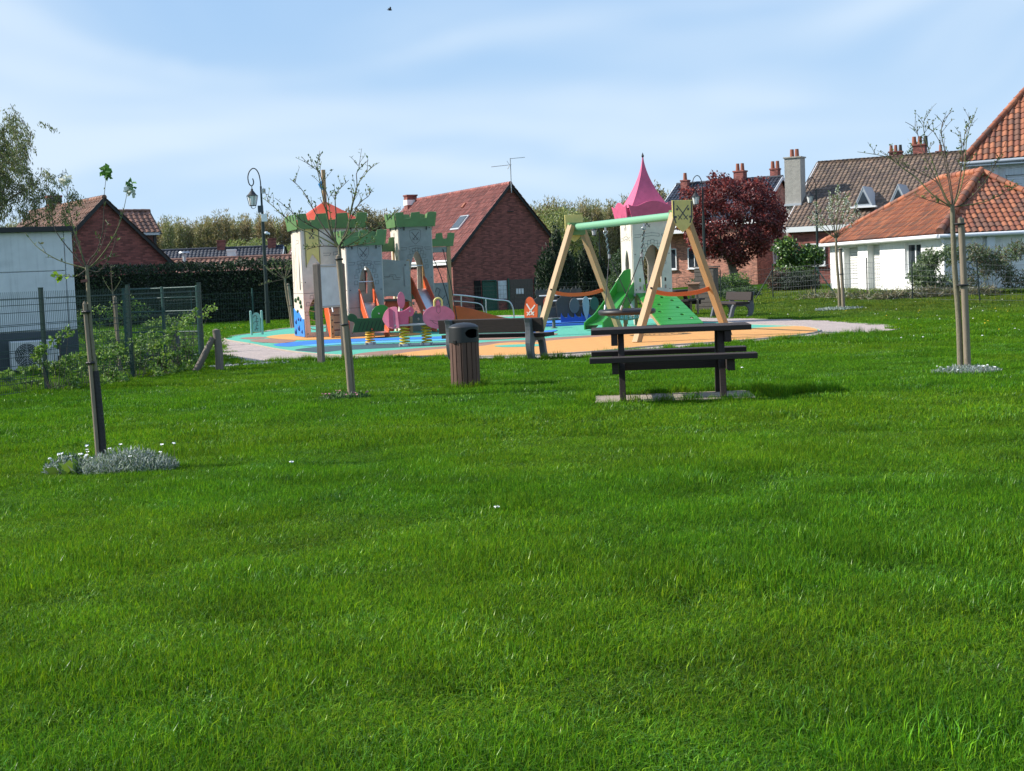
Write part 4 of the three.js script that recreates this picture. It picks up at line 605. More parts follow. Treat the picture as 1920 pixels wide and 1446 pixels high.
// ---------- pink-roofed tower with green slide and ramp ----------
{
  const T = thing('play_tower', 'cream play tower with pink spire, green slide and climbing ramp', 'playground', [3.42, 0.04, -39.2], 12 * Math.PI / 180), w = 1.08, d = 1.08, y0 = 0.86, h = 2.98;
  for (const [x, z] of [[0.05, -0.06], [w - 0.05, -0.06], [0.05, -d + 0.06], [w - 0.05, -d + 0.06]]) mesh('corner_post', bar(V(x, 0, z), V(x, h, z), 0.09, 0.09), M.glulam, T);
  const f = archHole(0.02, 0.46, 1.0, 2.18, 0.04), slots = [[-0.36, 1.22], [-0.36, 1.0], [0.36, 1.22], [0.36, 1.02]].map(([x, y]) => { const p = new THREE.Path(); p.moveTo(x - 0.025, y - 0.05); p.lineTo(x + 0.025, y - 0.05); p.lineTo(x + 0.025, y + 0.05); p.lineTo(x - 0.025, y + 0.05); return p; });
  panel('front_panel', w, y0, h, [f, ...slots], M.cream, T, [...crossSwords(-0.12, 2.75, 0.1), ...ledge(-0.5, 0.5, 2.42), ...voussoirs(0.02, 0.46, 1.1, 2.2, 11)], [w / 2, 0, 0]);
  const s = shapeOf([[-0.5, 0.86], [-0.2, 0.98], [0.02, 1.0], [0.2, 0.98], [0.42, 0.3], [0.5, 0.02], [0.56, 0.02], [0.5, h], [-0.5, h]]); s.holes.push(archHole(0.05, 0.3, 1.08, 2.05, 0.04));
  const sp = mesh('side_panel', slab(s, 0.03, 0.004), M.cream, T); sp.position.set(-0.008, 0, -d / 2); sp.rotation.y = -Math.PI / 2; mesh('engraving', [...crossSwords(0, 2.7, 0.1), ...ledge(-0.46, 0.46, 2.35), ...ribbon([[0.1, 2.5], [0.14, 2.4], [0.1, 2.3]], 0.01)], M.line, sp).position.z = 0.016;
  panel('rear_panel', w, y0, h, [archHole(0, 0.4, 1.1, 2.0)], M.cream, T, null, [w / 2, 0, -d], Math.PI); panel('side_panel', d - 0.06, y0, h, [archHole(0, 0.4, 1.1, 2.0)], M.cream, T, null, [w + 0.008, 0, -d / 2], Math.PI / 2);
  mesh('deck', box(w + 0.1, 0.07, d + 0.1, w / 2, y0 - 0.04, -d / 2), M.galv, T);
  // pink crown and spire of four crossed fins
  for (const [cx, cz, ry] of [[w / 2, 0.12, 0], [-0.12, -d / 2, -Math.PI / 2], [w + 0.12, -d / 2, Math.PI / 2], [w / 2, -d - 0.12, Math.PI]]) { const q = new THREE.Shape(); q.moveTo(-0.56, 0); q.lineTo(0.56, 0); q.lineTo(0.68, 0.4); q.bezierCurveTo(0.4, 0.28, 0.35, 0.5, 0, 0.5); q.bezierCurveTo(-0.3, 0.5, -0.4, 0.26, -0.68, 0.42); const c = mesh('crown_panel', slab(q, 0.03, 0.005, 10), M.pink, T); c.position.set(cx, h - 0.12, cz); c.rotation.y = ry; c.rotateX(0.16); mesh('engraving', [...ribbon([[-0.3, 0.02], [-0.28, 0.12]], 0.014), ...ribbon([[0.1, 0.02], [0.12, 0.14]], 0.014), ...ribbon([[0.38, 0.02], [0.36, 0.12]], 0.014)], std([0.3, 0.03, 0.09], 0.6), c).position.z = 0.016; }
  const prof = []; for (let i = 0; i <= 14; i++) { const t = i / 14; prof.push([0.62 * Math.pow(1 - t, 1.75) + 0.03 * (1 - t) + 0.015, 3.2 + 1.42 * t]); }
  for (let k = 0; k < 4; k++) { // four curved roof sheets meeting at the tip
    const a0 = k * Math.PI / 2 + Math.PI / 4, a1 = a0 + Math.PI / 2, pos = [], idx = []; prof.forEach(([r, y], i) => { pos.push(r * Math.cos(a0) * 1.12, y, r * Math.sin(a0) * 1.12, r * Math.cos(a1) * 1.12, y, r * Math.sin(a1) * 1.12); if (i) idx.push(2 * i - 2, 2 * i, 2 * i - 1, 2 * i - 1, 2 * i, 2 * i + 1); });
    const g = new THREE.BufferGeometry(); g.setAttribute('position', new THREE.Float32BufferAttribute(pos, 3)); g.setIndex(idx); g.computeVertexNormals(); g.translate(w / 2, 0, -d / 2); mesh('spire_sheet', g, M.pink, T);
  }
  mesh('spire_cap', [put(new THREE.ConeGeometry(0.04, 0.1, 8), w / 2, 4.66, -d / 2), put(new THREE.SphereGeometry(0.035, 8, 6), w / 2, 4.6, -d / 2)], M.dark, T);
  // green plank ramp with hand holes
  { const n = 9, top = V(0, 0.83, 0.06), bot = V(0, 0.03, 2.35), R = mesh('ramp_frame', [bar(V(0.06, 0.8, 0.06), V(-0.02, 0.0, 2.35), 0.06, 0.08), bar(V(w - 0.06, 0.8, 0.06), V(w + 0.02, 0.0, 2.35), 0.06, 0.08)], M.glulam, T), ang = Math.atan2(0.8, 2.29);
    for (let i = 0; i < n; i++) { const t = (i + 0.5) / n, ww = 1.02 + 0.14 * t, sh = rect(ww, 2.42 / n - 0.008); for (const [hi, hx] of [[1, 0.1], [2, 0.3], [4, 0.28], [5, -0.3], [6, 0.22], [7, 0.4], [3, -0.15], [7, -0.2]]) if (hi === i) { const c = new THREE.Path(); c.absellipse(hx, 0, 0.055, 0.06, 0, Math.PI * 2, true); sh.holes.push(c); } const b = mesh('ramp_board', slab(sh, 0.03, 0.005, 12), M.slideGreen, T); b.position.set(w / 2, 0.86 - 0.8 * t, 0.08 + 2.29 * t); b.rotation.x = -Math.PI / 2 + ang; } }
  // slide off the sunlit side
  const sl = chuteSlide(T, [-0.02, 0, -0.42], -0.62, 1.0, 2.9, 0.5, M.slideGreen, M.slideGreen); sl.children[2].material = M.slideGreen;
  mesh('slide_hood', put(slab(shapeOf([[-0.05, 0.9], [0.5, 0.75], [0.42, 1.2], [0.2, 1.5], [-0.05, 1.55]]), 0.035, 0.006), -0.02, 0, -0.2, 0, Math.PI - 0.3, 0), M.slideGreen, T);
  for (const x of [0.12, 0.32]) mesh('prop_post', box(0.08, 0.5, 0.08, x - 0.75, 0.25, 0.5), M.glulam, T);
  mesh('grip', box(0.06, 0.16, 0.05, 0.3, 1.02, 0.05), std([0.2, 0.5, 0.05], 0.5), T);
}
// ---------- nest swing ----------
{
  const FL = V(2.61, 0.03, -29.74), FR = V(4.75, 0.03, -31.36), BL = V(0.69, 0.03, -34.9), BR = V(2.78, 0.03, -36.42);
  const c = FL.clone().add(FR).add(BL).add(BR).multiplyScalar(0.25), t = thing('nest_swing', 'timber nest swing frame with green beam, shields and black ring seat', 'swing', [c.x, 0.03, c.z]);
  const A = FL.clone().add(FR).multiplyScalar(0.5).setY(2.82), B = BL.clone().add(BR).multiplyScalar(0.5).setY(2.82), off = V(-c.x, -0.03, -c.z), ax = A.clone().sub(B).normalize(), wd = FR.clone().sub(FL).setY(0).normalize(), ry = Math.atan2(ax.x, ax.z);
  for (const [p, top, s] of [[FL, A, -1], [FR, A, 1], [BL, B, -1], [BR, B, 1]]) mesh('leg', bar(p.clone().add(off).setY(0), top.clone().add(off).addScaledVector(wd, s * 0.15).setY(2.66), 0.13, 0.16, Math.atan2(-wd.z, wd.x)), M.glulam, t);
  const a = A.clone().add(off).setY(2.62), b = B.clone().add(off).setY(2.62);
  mesh('beam', rod(b, a, 0.085, 0.085, 16), M.mint, t);
  const shield = () => { const s = new THREE.Shape(); s.moveTo(-0.24, 0.33); s.lineTo(0.24, 0.33); s.lineTo(0.24, -0.05); s.quadraticCurveTo(0.2, -0.22, 0, -0.34); s.quadraticCurveTo(-0.2, -0.22, -0.24, -0.05); return s; };
  for (const [p, s] of [[a, 1], [b, -1]]) { const sh = mesh('shield_plate', slab(shield(), 0.03, 0.005), M.yellow, t); sh.position.copy(p).addScaledVector(ax, s * 0.13).setY(2.60); sh.rotation.y = s > 0 ? ry : ry + Math.PI; mesh('engraving', [...crossSwords(0, 0.06, 0.13), ...ribbon([[-0.21, 0.3], [-0.21, -0.02], [-0.17, -0.14]], 0.03), ...ribbon([[0.21, 0.3], [0.21, -0.02], [0.17, -0.14]], 0.03), ...[[-0.13, 0.14], [0.13, 0.14], [-0.17, -0.02], [0.17, -0.02]].map(([x, y]) => put(new THREE.CylinderGeometry(0.025, 0.025, 0.012, 10), x, y, 0, Math.PI / 2))], M.line, sh).position.z = 0.017; const br = mesh('bracket', put(box(0.42, 0.3, 0.14), 0, 0, 0), M.green, t); br.position.copy(p).addScaledVector(ax, -s * 0.02).setY(2.58); br.rotation.y = ry; }
  for (const [p, q] of [[FL, FR], [BL, BR]]) { const top = p === FL ? A : B, u = (leg, s) => leg.clone().lerp(top.clone().addScaledVector(wd, s * 0.15), 0.38).add(off), e0 = u(p, -1), e1 = u(q, 1), m = e0.clone().lerp(e1, 0.5).add(V(0, -0.1, 0)); const cv = new THREE.CatmullRomCurve3([e0, e0.clone().lerp(m, 0.5).add(V(0, -0.03, 0)), m, m.clone().lerp(e1, 0.5).add(V(0, -0.03, 0)), e1]); mesh('strap', new THREE.ExtrudeGeometry(shapeOf([[-0.045, -0.012], [0.045, -0.012], [0.045, 0.012], [-0.045, 0.012]]), { steps: 20, extrudePath: cv, bevelEnabled: false }), std([0.72, 0.13, 0.02], 0.6), t); for (const e of [e0, e1]) mesh('bolts', [put(new THREE.CylinderGeometry(0.022, 0.022, 0.17, 8), e.x, e.y + 0.06, e.z, Math.PI / 2), put(new THREE.CylinderGeometry(0.022, 0.022, 0.17, 8), e.x, e.y - 0.06, e.z, Math.PI / 2)], M.dark, t); }
  const mid = a.clone().lerp(b, 0.5), seat = new THREE.Group(); seat.name = 'nest_seat'; seat.position.set(mid.x, 0.56, mid.z); t.add(seat);
  mesh('ring', new THREE.TorusGeometry(0.6, 0.065, 12, 48).rotateX(Math.PI / 2), M.blackPlastic, seat);
  { const gs = []; for (let k = -5; k <= 5; k++) { const o = k * 0.1, L = Math.sqrt(0.36 - o * o); const P = (x, z) => V(x, -0.19 * (1 - (x * x + z * z) / 0.36), z); gs.push(tube(arr(7, (i) => P(o, -L + 2 * L * i / 6)), 0.011, 16, 5), tube(arr(7, (i) => P(-L + 2 * L * i / 6, o)), 0.011, 16, 5)); } mesh('net', gs, std([0.03, 0.22, 0.26], 0.7), seat); }
  for (const s of [-1, 1]) {
    const p = mid.clone().addScaledVector(ax, s * 1.02), split = p.clone().addScaledVector(ax, -s * 0.16).setY(1.85), hg = new THREE.Group(); hg.name = 'hanger'; t.add(hg); p.y = 2.54;
    mesh('swivel', [rod(p.clone(), p.clone().add(V(0, -0.1, 0)), 0.022), put(new THREE.TorusGeometry(0.045, 0.012, 6, 12), p.x, p.y - 0.12, p.z)], M.steel, hg);
    const tw = (ph) => tube(arr(19, (i) => { const u = i / 18, q = p.clone().add(V(0, -0.13, 0)).lerp(split, u), an = u * 26 + ph; return q.add(V(Math.cos(an) * 0.018, 0, Math.sin(an) * 0.018)); }), 0.013, 70, 5); mesh('rope_strand', tw(0), std([0.16, 0.26, 0.28], 0.7), hg); mesh('rope_strand', tw(Math.PI), std([0.03, 0.04, 0.05], 0.7), hg); mesh('coupling', rod(split.clone().add(V(0, 0.05, 0)), split.clone().add(V(0, -0.05, 0)), 0.028), M.galv, hg);
    for (const q of [-1, 1]) { const e = seat.position.clone().addScaledVector(ax, s * 0.42).addScaledVector(wd, q * 0.43).add(V(0, 0.06, 0)); mesh('rope', rod(split, e, 0.011, 0.011, 6), M.dark, hg); mesh('shackle', rod(e, e.clone().lerp(split, 0.08), 0.026), M.galv, hg); }
  }
}
// ---------- spring riders and the knights' boat ----------
function spring(r, h, n, base, m, parent, cap = true) { const sp = mesh('spring', tube(arr(n * 10 + 1, (i) => { const a = i / 10 * Math.PI * 2; return V(base.x + Math.cos(a) * r, base.y + 0.03 + h * i / (n * 10), base.z + Math.sin(a) * r); }), 0.018, n * 16, 6), m, parent); mesh('spring_foot', [put(new THREE.CylinderGeometry(r * 1.25, r * 1.35, 0.05, 16), base.x, base.y + 0.025, base.z), ...arr(4, (k) => put(new THREE.CylinderGeometry(0.025, 0.025, 0.05, 8), base.x + Math.cos(k * 1.57 + 0.78) * r * 1.5, base.y + 0.025, base.z + Math.sin(k * 1.57 + 0.78) * r * 1.5))], M.galv, sp); return sp; }
{
  const t = thing('spring_rider', 'green dragon spring rider on a yellow coil in front of the castle', 'spring rider', [-3.35, 0.04, -33.95], 0.12), ys = std([0.72, 0.42, 0.03], 0.45);
  spring(0.1, 0.3, 5, V(0.05, 0, 0), ys, t);
  const s = new THREE.Shape(); s.moveTo(-0.36, 0.3); s.lineTo(0.38, 0.3); s.lineTo(0.42, 0.62); s.lineTo(-0.22, 0.62); s.bezierCurveTo(-0.26, 0.78, -0.5, 0.78, -0.46, 0.62); s.bezierCurveTo(-0.44, 0.54, -0.3, 0.58, -0.3, 0.5); s.lineTo(-0.36, 0.3);
  for (const z of [-0.14, 0.14]) { const p = mesh('body_panel', slab(s, 0.02, 0.004), M.darkGreen, t); p.position.z = z; if (z > 0) mesh('hatching', arr(7, (i) => ribbon([[-0.22 + i * 0.09, 0.34], [-0.14 + i * 0.09, 0.54]], 0.02)).flat(), std([0.006, 0.035, 0.012], 0.6), p).position.z = 0.012; }
  const hd = new THREE.Shape(); hd.absarc(0.34, 0.68, 0.24, 0, Math.PI * 2); mesh('head_panel', slab(hd, 0.03, 0.004, 20), M.slideGreen, t); mesh('seat', box(0.5, 0.03, 0.28, -0.02, 0.55, 0), M.darkGreen, t); mesh('handle', rod(V(0.28, 0.72, -0.2), V(0.28, 0.72, 0.2), 0.018), M.steel, t); mesh('foot_rest', rod(V(0.1, 0.36, -0.28), V(0.1, 0.36, 0.28), 0.018), M.red, t);
}
{
  const t = thing('spring_seesaw', 'pink two-seat seesaw with smiling face panel on two coils', 'seesaw', [-2.12, 0.04, -32.5], 0.1), ys = std([0.50, 0.40, 0.02], 0.45);
  spring(0.105, 0.42, 6, V(-0.26, 0, 0.05), ys, t); spring(0.105, 0.42, 6, V(0.24, 0, -0.05), ys, t); mesh('cross_bar', box(0.95, 0.035, 0.34, 0, 0.47, 0), M.galv, t);
  const face = new THREE.Shape(); face.absellipse(0, 0, 0.36, 0.265, 0, Math.PI * 2); const fp = mesh('face_panel', slab(face, 0.025, 0.004, 28), M.pinkPale, t); fp.position.set(0.52, 0.62, 0.17); const arc = arr(9, (i) => { const a = Math.PI * (1.12 + 0.76 * i / 8); return [0.16 * Math.cos(a), -0.03 + 0.13 * Math.sin(a)]; }); mesh('engraving', [...ribbon(arc, 0.009), ...ribbon(arr(9, (i) => [-0.2 + 0.05 * i, -0.09 + 0.03 * Math.pow((i - 4) / 4, 2)]), 0.008), ...ribbon([[-0.04, 0.24], [-0.04, 0.12], [0.0, 0.08], [0.04, 0.12], [0.04, 0.24]], 0.007)], M.line, fp).position.z = 0.014;
  const rg = mesh('crest', [put(new THREE.TorusGeometry(0.085, 0.024, 8, 22, Math.PI), 0, 0.34, 0), rod(V(-0.085, 0.24, 0), V(-0.085, 0.34, 0), 0.024), rod(V(0.085, 0.24, 0), V(0.085, 0.34, 0), 0.024)], M.yellow, fp); mesh('crest_horn', put(slab(shapeOf([[-0.05, 0], [0.05, 0], [0.045, 0.12], [0.02, 0.17], [0, 0.2], [-0.02, 0.17], [-0.045, 0.12]]), 0.025, 0.004), 0, 0.2, 0.0), M.pinkPale, rg);
  const fish = new THREE.Shape(); fish.moveTo(-0.36, 0); fish.bezierCurveTo(-0.3, 0.25, -0.1, 0.3, 0.02, 0.26); fish.lineTo(0.06, -0.2); fish.bezierCurveTo(-0.1, -0.26, -0.28, -0.22, -0.36, 0); const a = mesh('nose_panel', slab(fish, 0.025, 0.004, 14), M.pinkPale, t); a.position.set(-0.42, 0.62, 0.17); a.rotation.y = -0.5;
  const side = new THREE.Shape(); side.moveTo(-0.35, 0.06); side.lineTo(0.08, 0.06); side.lineTo(0.1, 0.28); side.bezierCurveTo(0.26, 0.24, 0.26, 0.5, 0.14, 0.5); side.lineTo(0.05, 0.44); side.bezierCurveTo(-0.1, 0.36, -0.2, 0.4, -0.35, 0.5); for (const z of [-0.13, 0.13]) { const p = mesh('seat_side', slab(side, 0.022, 0.004), M.pink, t); p.position.set(-0.25, 0.38, z); const q = mesh('seat_side', slab(side, 0.022, 0.004), M.pink, t); q.position.set(0.36, 0.42, z - 0.05); q.scale.set(-0.75, 0.75, 1); }
  const fin = new THREE.Shape(); fin.absellipse(0, 0.17, 0.085, 0.19, 0, Math.PI * 2); const fn = mesh('fin_panel', slab(fin, 0.022, 0.004, 20), M.pinkPale, t); fn.position.set(-0.3, 0.86, 0.02); mesh('seat', box(0.3, 0.03, 0.24, -0.32, 0.62, 0), M.pink, t); mesh('seat', box(0.3, 0.03, 0.24, 0.4, 0.62, 0), M.pink, t);
  for (const x of [-0.12, 0.2]) mesh('handle', [rod(V(x, 0.78, -0.16), V(x, 0.78, 0.16), 0.016)], M.steel, t);
}
{
  const t = thing('knight_boat', 'grey knight silhouettes with shields and blue waves on a play boat', 'play boat', [0.72, 0.04, -43.2], 0.03);
  const kn = new THREE.Shape(); kn.moveTo(-0.24, 0.1); kn.lineTo(0.24, 0.1); kn.lineTo(0.28, 0.6); kn.bezierCurveTo(0.26, 0.76, 0.16, 0.74, 0.12, 0.82); kn.bezierCurveTo(0.2, 0.9, 0.18, 1.02, 0.1, 1.06); kn.lineTo(0.05, 1.0); kn.lineTo(0, 1.1); kn.lineTo(-0.05, 1.0); kn.lineTo(-0.1, 1.06); kn.bezierCurveTo(-0.18, 1.02, -0.2, 0.9, -0.12, 0.82); kn.bezierCurveTo(-0.16, 0.74, -0.26, 0.76, -0.28, 0.6); const gk = slab(kn, 0.03, 0.004, 10), km = std([0.085, 0.078, 0.07], 0.6, { map: rep(mottle, 1) });
  for (const [x, z] of [[0.25, 0.0], [0.95, 0.32], [1.35, -0.45], [0.6, -0.45]]) { const k = mesh('knight_panel', gk, km, t); k.position.set(x, 0, z); }
  for (const z of [0.0, -0.4]) mesh('hull_panel', box(1.75, 0.4, 0.03, 1.0, 0.3, z + 0.27), km, t);
  const wave = new THREE.Shape(); wave.moveTo(-0.5, 0.02); wave.lineTo(0.5, 0.02); wave.lineTo(0.5, 0.2); for (let i = 4; i >= 0; i--) { wave.quadraticCurveTo(-0.5 + i * 0.2 + 0.08, 0.12, -0.5 + i * 0.2 + 0.02, 0.3); wave.lineTo(-0.5 + i * 0.2, 0.16); } mesh('wave_panel', put(slab(wave, 0.03, 0.003), 1.3, 0.02, 0.36), std([0.02, 0.1, 0.42], 0.5), t);
  const sh = (x, y, z, rx, ry, m, drop) => { const s = new THREE.Shape(); if (drop) { s.moveTo(0, -ry); s.bezierCurveTo(rx * 1.1, 0, rx, ry, 0, ry); s.bezierCurveTo(-rx, ry, -rx * 1.1, 0, 0, -ry); } else s.absellipse(0, 0, rx, ry, 0, Math.PI * 2); const o = mesh('shield', slab(s, 0.025, 0.004, 20), m, t); o.position.set(x, y, z); return o; };
  sh(1.22, 0.52, 0.4, 0.15, 0.23, std([0.10, 0.12, 0.13], 0.5)); sh(1.56, 0.42, 0.42, 0.13, 0.36, std([0.30, 0.40, 0.44], 0.5), true); sh(1.82, 0.56, 0.36, 0.13, 0.2, std([0.02, 0.09, 0.07], 0.5)); sh(0.42, 0.62, 0.1, 0.1, 0.18, M.red);
  for (const [y, z, x0, x1] of [[0.84, 0.05, 0.2, 0.95], [0.86, -0.3, 1.3, 1.95], [0.68, 0.2, 0.6, 1.0], [0.7, 0.2, 1.1, 1.9]]) mesh('rail', rod(V(x0, y, z), V(x1, y, z), 0.022), M.trim, t); mesh('platform', box(1.9, 0.05, 0.9, 1.0, 0.16, -0.1), M.galv, t); for (const x of [0.25, 1.75]) mesh('foot', box(0.1, 0.16, 0.8, x, 0.08, -0.1), M.dark, t);
  const o = thing('sword_shield', 'orange shield panel with crossed swords beside the knight boat', 'play panel', [0.62, 0.04, -41.0], -0.55), s = new THREE.Shape(); s.moveTo(-0.2, 0.02); s.bezierCurveTo(-0.22, 0.3, -0.26, 0.84, -0.02, 0.86); s.bezierCurveTo(0.16, 0.84, 0.12, 0.62, 0.24, 0.64); s.bezierCurveTo(0.24, 0.4, 0.2, 0.2, 0.18, 0.02); mesh('panel', slab(s, 0.03, 0.004, 12), M.orange, o); const sw = (x, y, a) => [put(box(0.04, 0.4, 0.006), x, y, 0.018, 0, 0, a), put(box(0.14, 0.03, 0.006), x + Math.sin(a) * 0.13, y - Math.cos(a) * 0.13, 0.02, 0, 0, a)]; mesh('sword_relief', [...sw(-0.01, 0.5, 0.6), ...sw(0.02, 0.48, -0.75)], std([0.62, 0.56, 0.52], 0.6), o); mesh('panel_back', box(0.03, 0.6, 0.2, 0.2, 0.3, -0.12), M.greyPanel, o);
  const st = thing('play_stool', 'small grey round stool beside the knight boat', 'stool', [1.22, 0.04, -39.6]); mesh('seat', put(new THREE.CylinderGeometry(0.14, 0.14, 0.035, 20), 0, 0.26, 0), M.iron, st); mesh('leg', rod(V(0, 0, 0), V(0, 0.25, 0), 0.045), M.iron, st); mesh('base', put(new THREE.CylinderGeometry(0.09, 0.1, 0.015, 16), 0, 0.008, 0), M.iron, st);
}

// ---------- buildings ----------
const RED = [[0.29, 0.092, 0.078], [0.24, 0.076, 0.066], [0.34, 0.115, 0.096], [0.19, 0.062, 0.056]], ORANGE = [[0.36, 0.125, 0.06], [0.30, 0.10, 0.05], [0.41, 0.15, 0.075], [0.25, 0.085, 0.05], [0.19, 0.085, 0.055]], BROWN = [[0.15, 0.105, 0.075], [0.12, 0.085, 0.06], [0.18, 0.12, 0.085], [0.10, 0.07, 0.055]], RUST = [[0.22, 0.11, 0.075], [0.18, 0.09, 0.065], [0.26, 0.13, 0.09], [0.14, 0.075, 0.055]], SLATE = [[0.035, 0.04, 0.055], [0.028, 0.033, 0.045], [0.045, 0.05, 0.065]];
function tileShape(col, row) {                                 // one curved pantile: x across, y out of the roof, z up the slope
  const pr = [0, 0.2, 0.42, 0.66, 0.86, 1.04].map((t) => [t * col, 0.026 * Math.sin(t * Math.PI * 1.7 + 0.35) + 0.016]), pos = [], idx = [];
  pr.forEach(([x, y], i) => { pos.push(x, y + 0.028, 0, x, y, row * 1.12, x, y + 0.008, 0); if (i) { const a = 3 * (i - 1), b = 3 * i; idx.push(a, b, a + 1, b, b + 1, a + 1, a + 2, b + 2, a, b + 2, b, a); } });
  const g = new THREE.BufferGeometry(); g.setAttribute('position', new THREE.Float32BufferAttribute(pos, 3)); g.setIndex(idx); const h = g.toNonIndexed(); h.computeVertexNormals(); return h;
}
function tileRoof(parent, { O, U, S, W, L, row = 0.32, col = 0.24, inside, tones, mat = M.tile, single = false, name = 'roof_tiles', deck = true }) {
  const u = V(...U).normalize(), s = V(...S).normalize(), n = V().crossVectors(s, u).normalize(), o = V(...O); let cut = inside || (() => true);
  if (n.y < 0) { n.negate(); o.addScaledVector(u, W); u.negate(); const c0 = cut, s0 = single; cut = (a, b) => c0(W - a, b); if (typeof s0 === 'function') single = (a, b) => s0(W - a, b); }
  const base = tileShape(col, row), B = new THREE.Matrix4().makeBasis(u, n, s), geos = [], rows = Math.ceil(L / row), cols = Math.ceil(W / col), cen = (c, r) => [(c + 0.5) * col, (r + 0.5) * row];
  const mats = single ? tones.map((t) => std(t, 0.75, { map: rep(mottle, 2) })) : null; let sg = null; const sgeo = single ? tri(base.clone()) : null, p = V();
  for (let r = 0; r < rows; r++) for (let c = 0; c < cols; c++) {
    const [cu, cv] = cen(c, r); if (cv > L || !cut(cu, cv)) continue;
    p.copy(o).addScaledVector(u, c * col).addScaledVector(s, r * row).addScaledVector(n, 0.012 + 0.008 * hash(c, r));
    const one = single && (single === true || single(cu, cv));
    if (one) { const m = raw('roof_tile', sgeo, pick(mats), parent); m.matrixAutoUpdate = true; m.quaternion.setFromRotationMatrix(B); m.position.copy(p); m.rotateY((hash(c, r + 50) - 0.5) * 0.03); }
    else { const g = base.clone().applyMatrix4(B.clone().setPosition(p)), t = pick(tones), k = rr(0.85, 1.15), col3 = new Float32Array(g.attributes.position.count * 3); for (let i = 0; i < col3.length; i += 3) { col3[i] = t[0] * k; col3[i + 1] = t[1] * k; col3[i + 2] = t[2] * k; } g.setAttribute('color', new THREE.BufferAttribute(col3, 3)); geos.push(g); }
  }
  if (geos.length) mesh(name, geos, mat, parent).userData.kind = 'stuff';
}
function capLine(parent, a, b, tones, r = 0.12) { const A = V(...a), Bv = V(...b), L = A.distanceTo(Bv), n = Math.max(2, Math.round(L / 0.38)), gs = []; for (let i = 0; i < n; i++) { const p = A.clone().lerp(Bv, i / n), q = A.clone().lerp(Bv, (i + 1.08) / n), g = rod(p, q, r, r * 0.86, 8), t = pick(tones), cl = new Float32Array(g.attributes.position.count * 3); for (let k = 0; k < cl.length; k += 3) cl.set(t, k); g.setAttribute('color', new THREE.BufferAttribute(cl, 3)); gs.push(g); } return mesh('ridge_caps', gs, M.tile, parent); }
const slopeSheet = (...q) => { const g = quadGeo(...q); return g; };
function roofDeck(parent, pts, m) { const g = quadGeo(...pts); g.translate(0, -0.03, 0); return mesh('roof_deck', g, m || M.dark, parent); }
function gableHouse({ name = 'house', label, pos, turn, xl, xr, el, er, ridge, depth, wall, tones, roofMat, over = 0.18, row = 0.32, col = 0.24 }) {
  // gable wall on z = 0 facing +z, ridge along -z over x = 0; eaves at xl / xr
  const t = thing(name, label, 'house', pos, turn), wl = (h) => h;
  const gs = shapeOf([[xl, -0.3], [xr, -0.3], [xr, er - 0.05], [0, ridge - 0.08], [xl, el - 0.05]]);
  mesh('gable_wall', put(new THREE.ExtrudeGeometry(gs, { depth: 0.25, bevelEnabled: false }), 0, 0, -0.25), wall, t); mesh('gable_wall', put(new THREE.ExtrudeGeometry(gs, { depth: 0.25, bevelEnabled: false }), 0, 0, -depth), wall, t);
  mesh('side_wall', pbox(0.25, el + 0.2, depth - 0.52, xl + 0.13, (el - 0.4) / 2, -depth / 2), wall, t); mesh('side_wall', pbox(0.25, er + 0.2, depth - 0.52, xr - 0.13, (er - 0.4) / 2, -depth / 2), wall, t);
  for (const [x, e, s] of [[xl, el, -1], [xr, er, 1]]) {
    const run = Math.abs(x), rise = ridge - e, L = Math.hypot(run, rise), S = [-s * run / L, rise / L, 0], ex = x + s * over * run / L, ey = e - over * rise / L;
    roofDeck(t, s < 0 ? [[ex, ey, over], [0, ridge, over], [0, ridge, -depth - over], [ex, ey, -depth - over]] : [[0, ridge, over], [ex, ey, over], [ex, ey, -depth - over], [0, ridge, -depth - over]]);
    tileRoof(t, { O: s < 0 ? [ex, ey, -depth - over] : [ex, ey, over], U: s < 0 ? [0, 0, 1] : [0, 0, -1], S, W: depth + 2 * over, L: L + over, tones, mat: roofMat || M.tile, row, col });
    mesh('verge_board', bar(V(ex, ey - 0.06, over + 0.02), V(0, ridge - 0.04, over + 0.02), 0.03, 0.17, Math.PI / 2), M.dark, t);
    const eg = V(ex - s * 0.04, ey - 0.03, 0); mesh('gutter', rod(V(eg.x + s * 0.1, eg.y, over), V(eg.x + s * 0.1, eg.y, -depth - over), 0.06, 0.06, 8), M.trim, t);
  }
  capLine(t, [0, ridge + 0.04, over], [0, ridge + 0.04, -depth - over], tones);
  return t;
}
function chimney(t, x, y0, y1, z, w, m, pots) { const c = mesh('chimney', [pbox(w, y1 - y0, w * 0.9, x, (y0 + y1) / 2, z), box(w * 1.14, 0.1, w * 1.04, x, y1 + 0.02, z)], m, t); for (let i = 0; i < pots; i++) mesh('chimney_pot', put(new THREE.CylinderGeometry(0.11, 0.14, 0.5, 10), x + (i - (pots - 1) / 2) * 0.34, y1 + 0.3, z), i % 3 === 2 ? M.dark : M.pot, c); return c; }
function windowAt(t, x, y, z, w, h, ry = 0, m = M.trim) { const f = mesh('window', [box(w, 0.07, 0.08, 0, h / 2, 0), box(w, 0.07, 0.08, 0, -h / 2, 0), box(0.07, h, 0.08, -w / 2, 0, 0), box(0.07, h, 0.08, w / 2, 0, 0), box(0.05, h, 0.06, 0, 0, 0)], m, t); f.position.set(x, y, z); f.rotation.y = ry; mesh('pane', pbox(w - 0.06, h - 0.06, 0.02, 0, 0, -0.01), M.glass, f); mesh('sill', box(w + 0.16, 0.06, 0.16, 0, -h / 2 - 0.07, 0.04), M.trim, f); return f; }
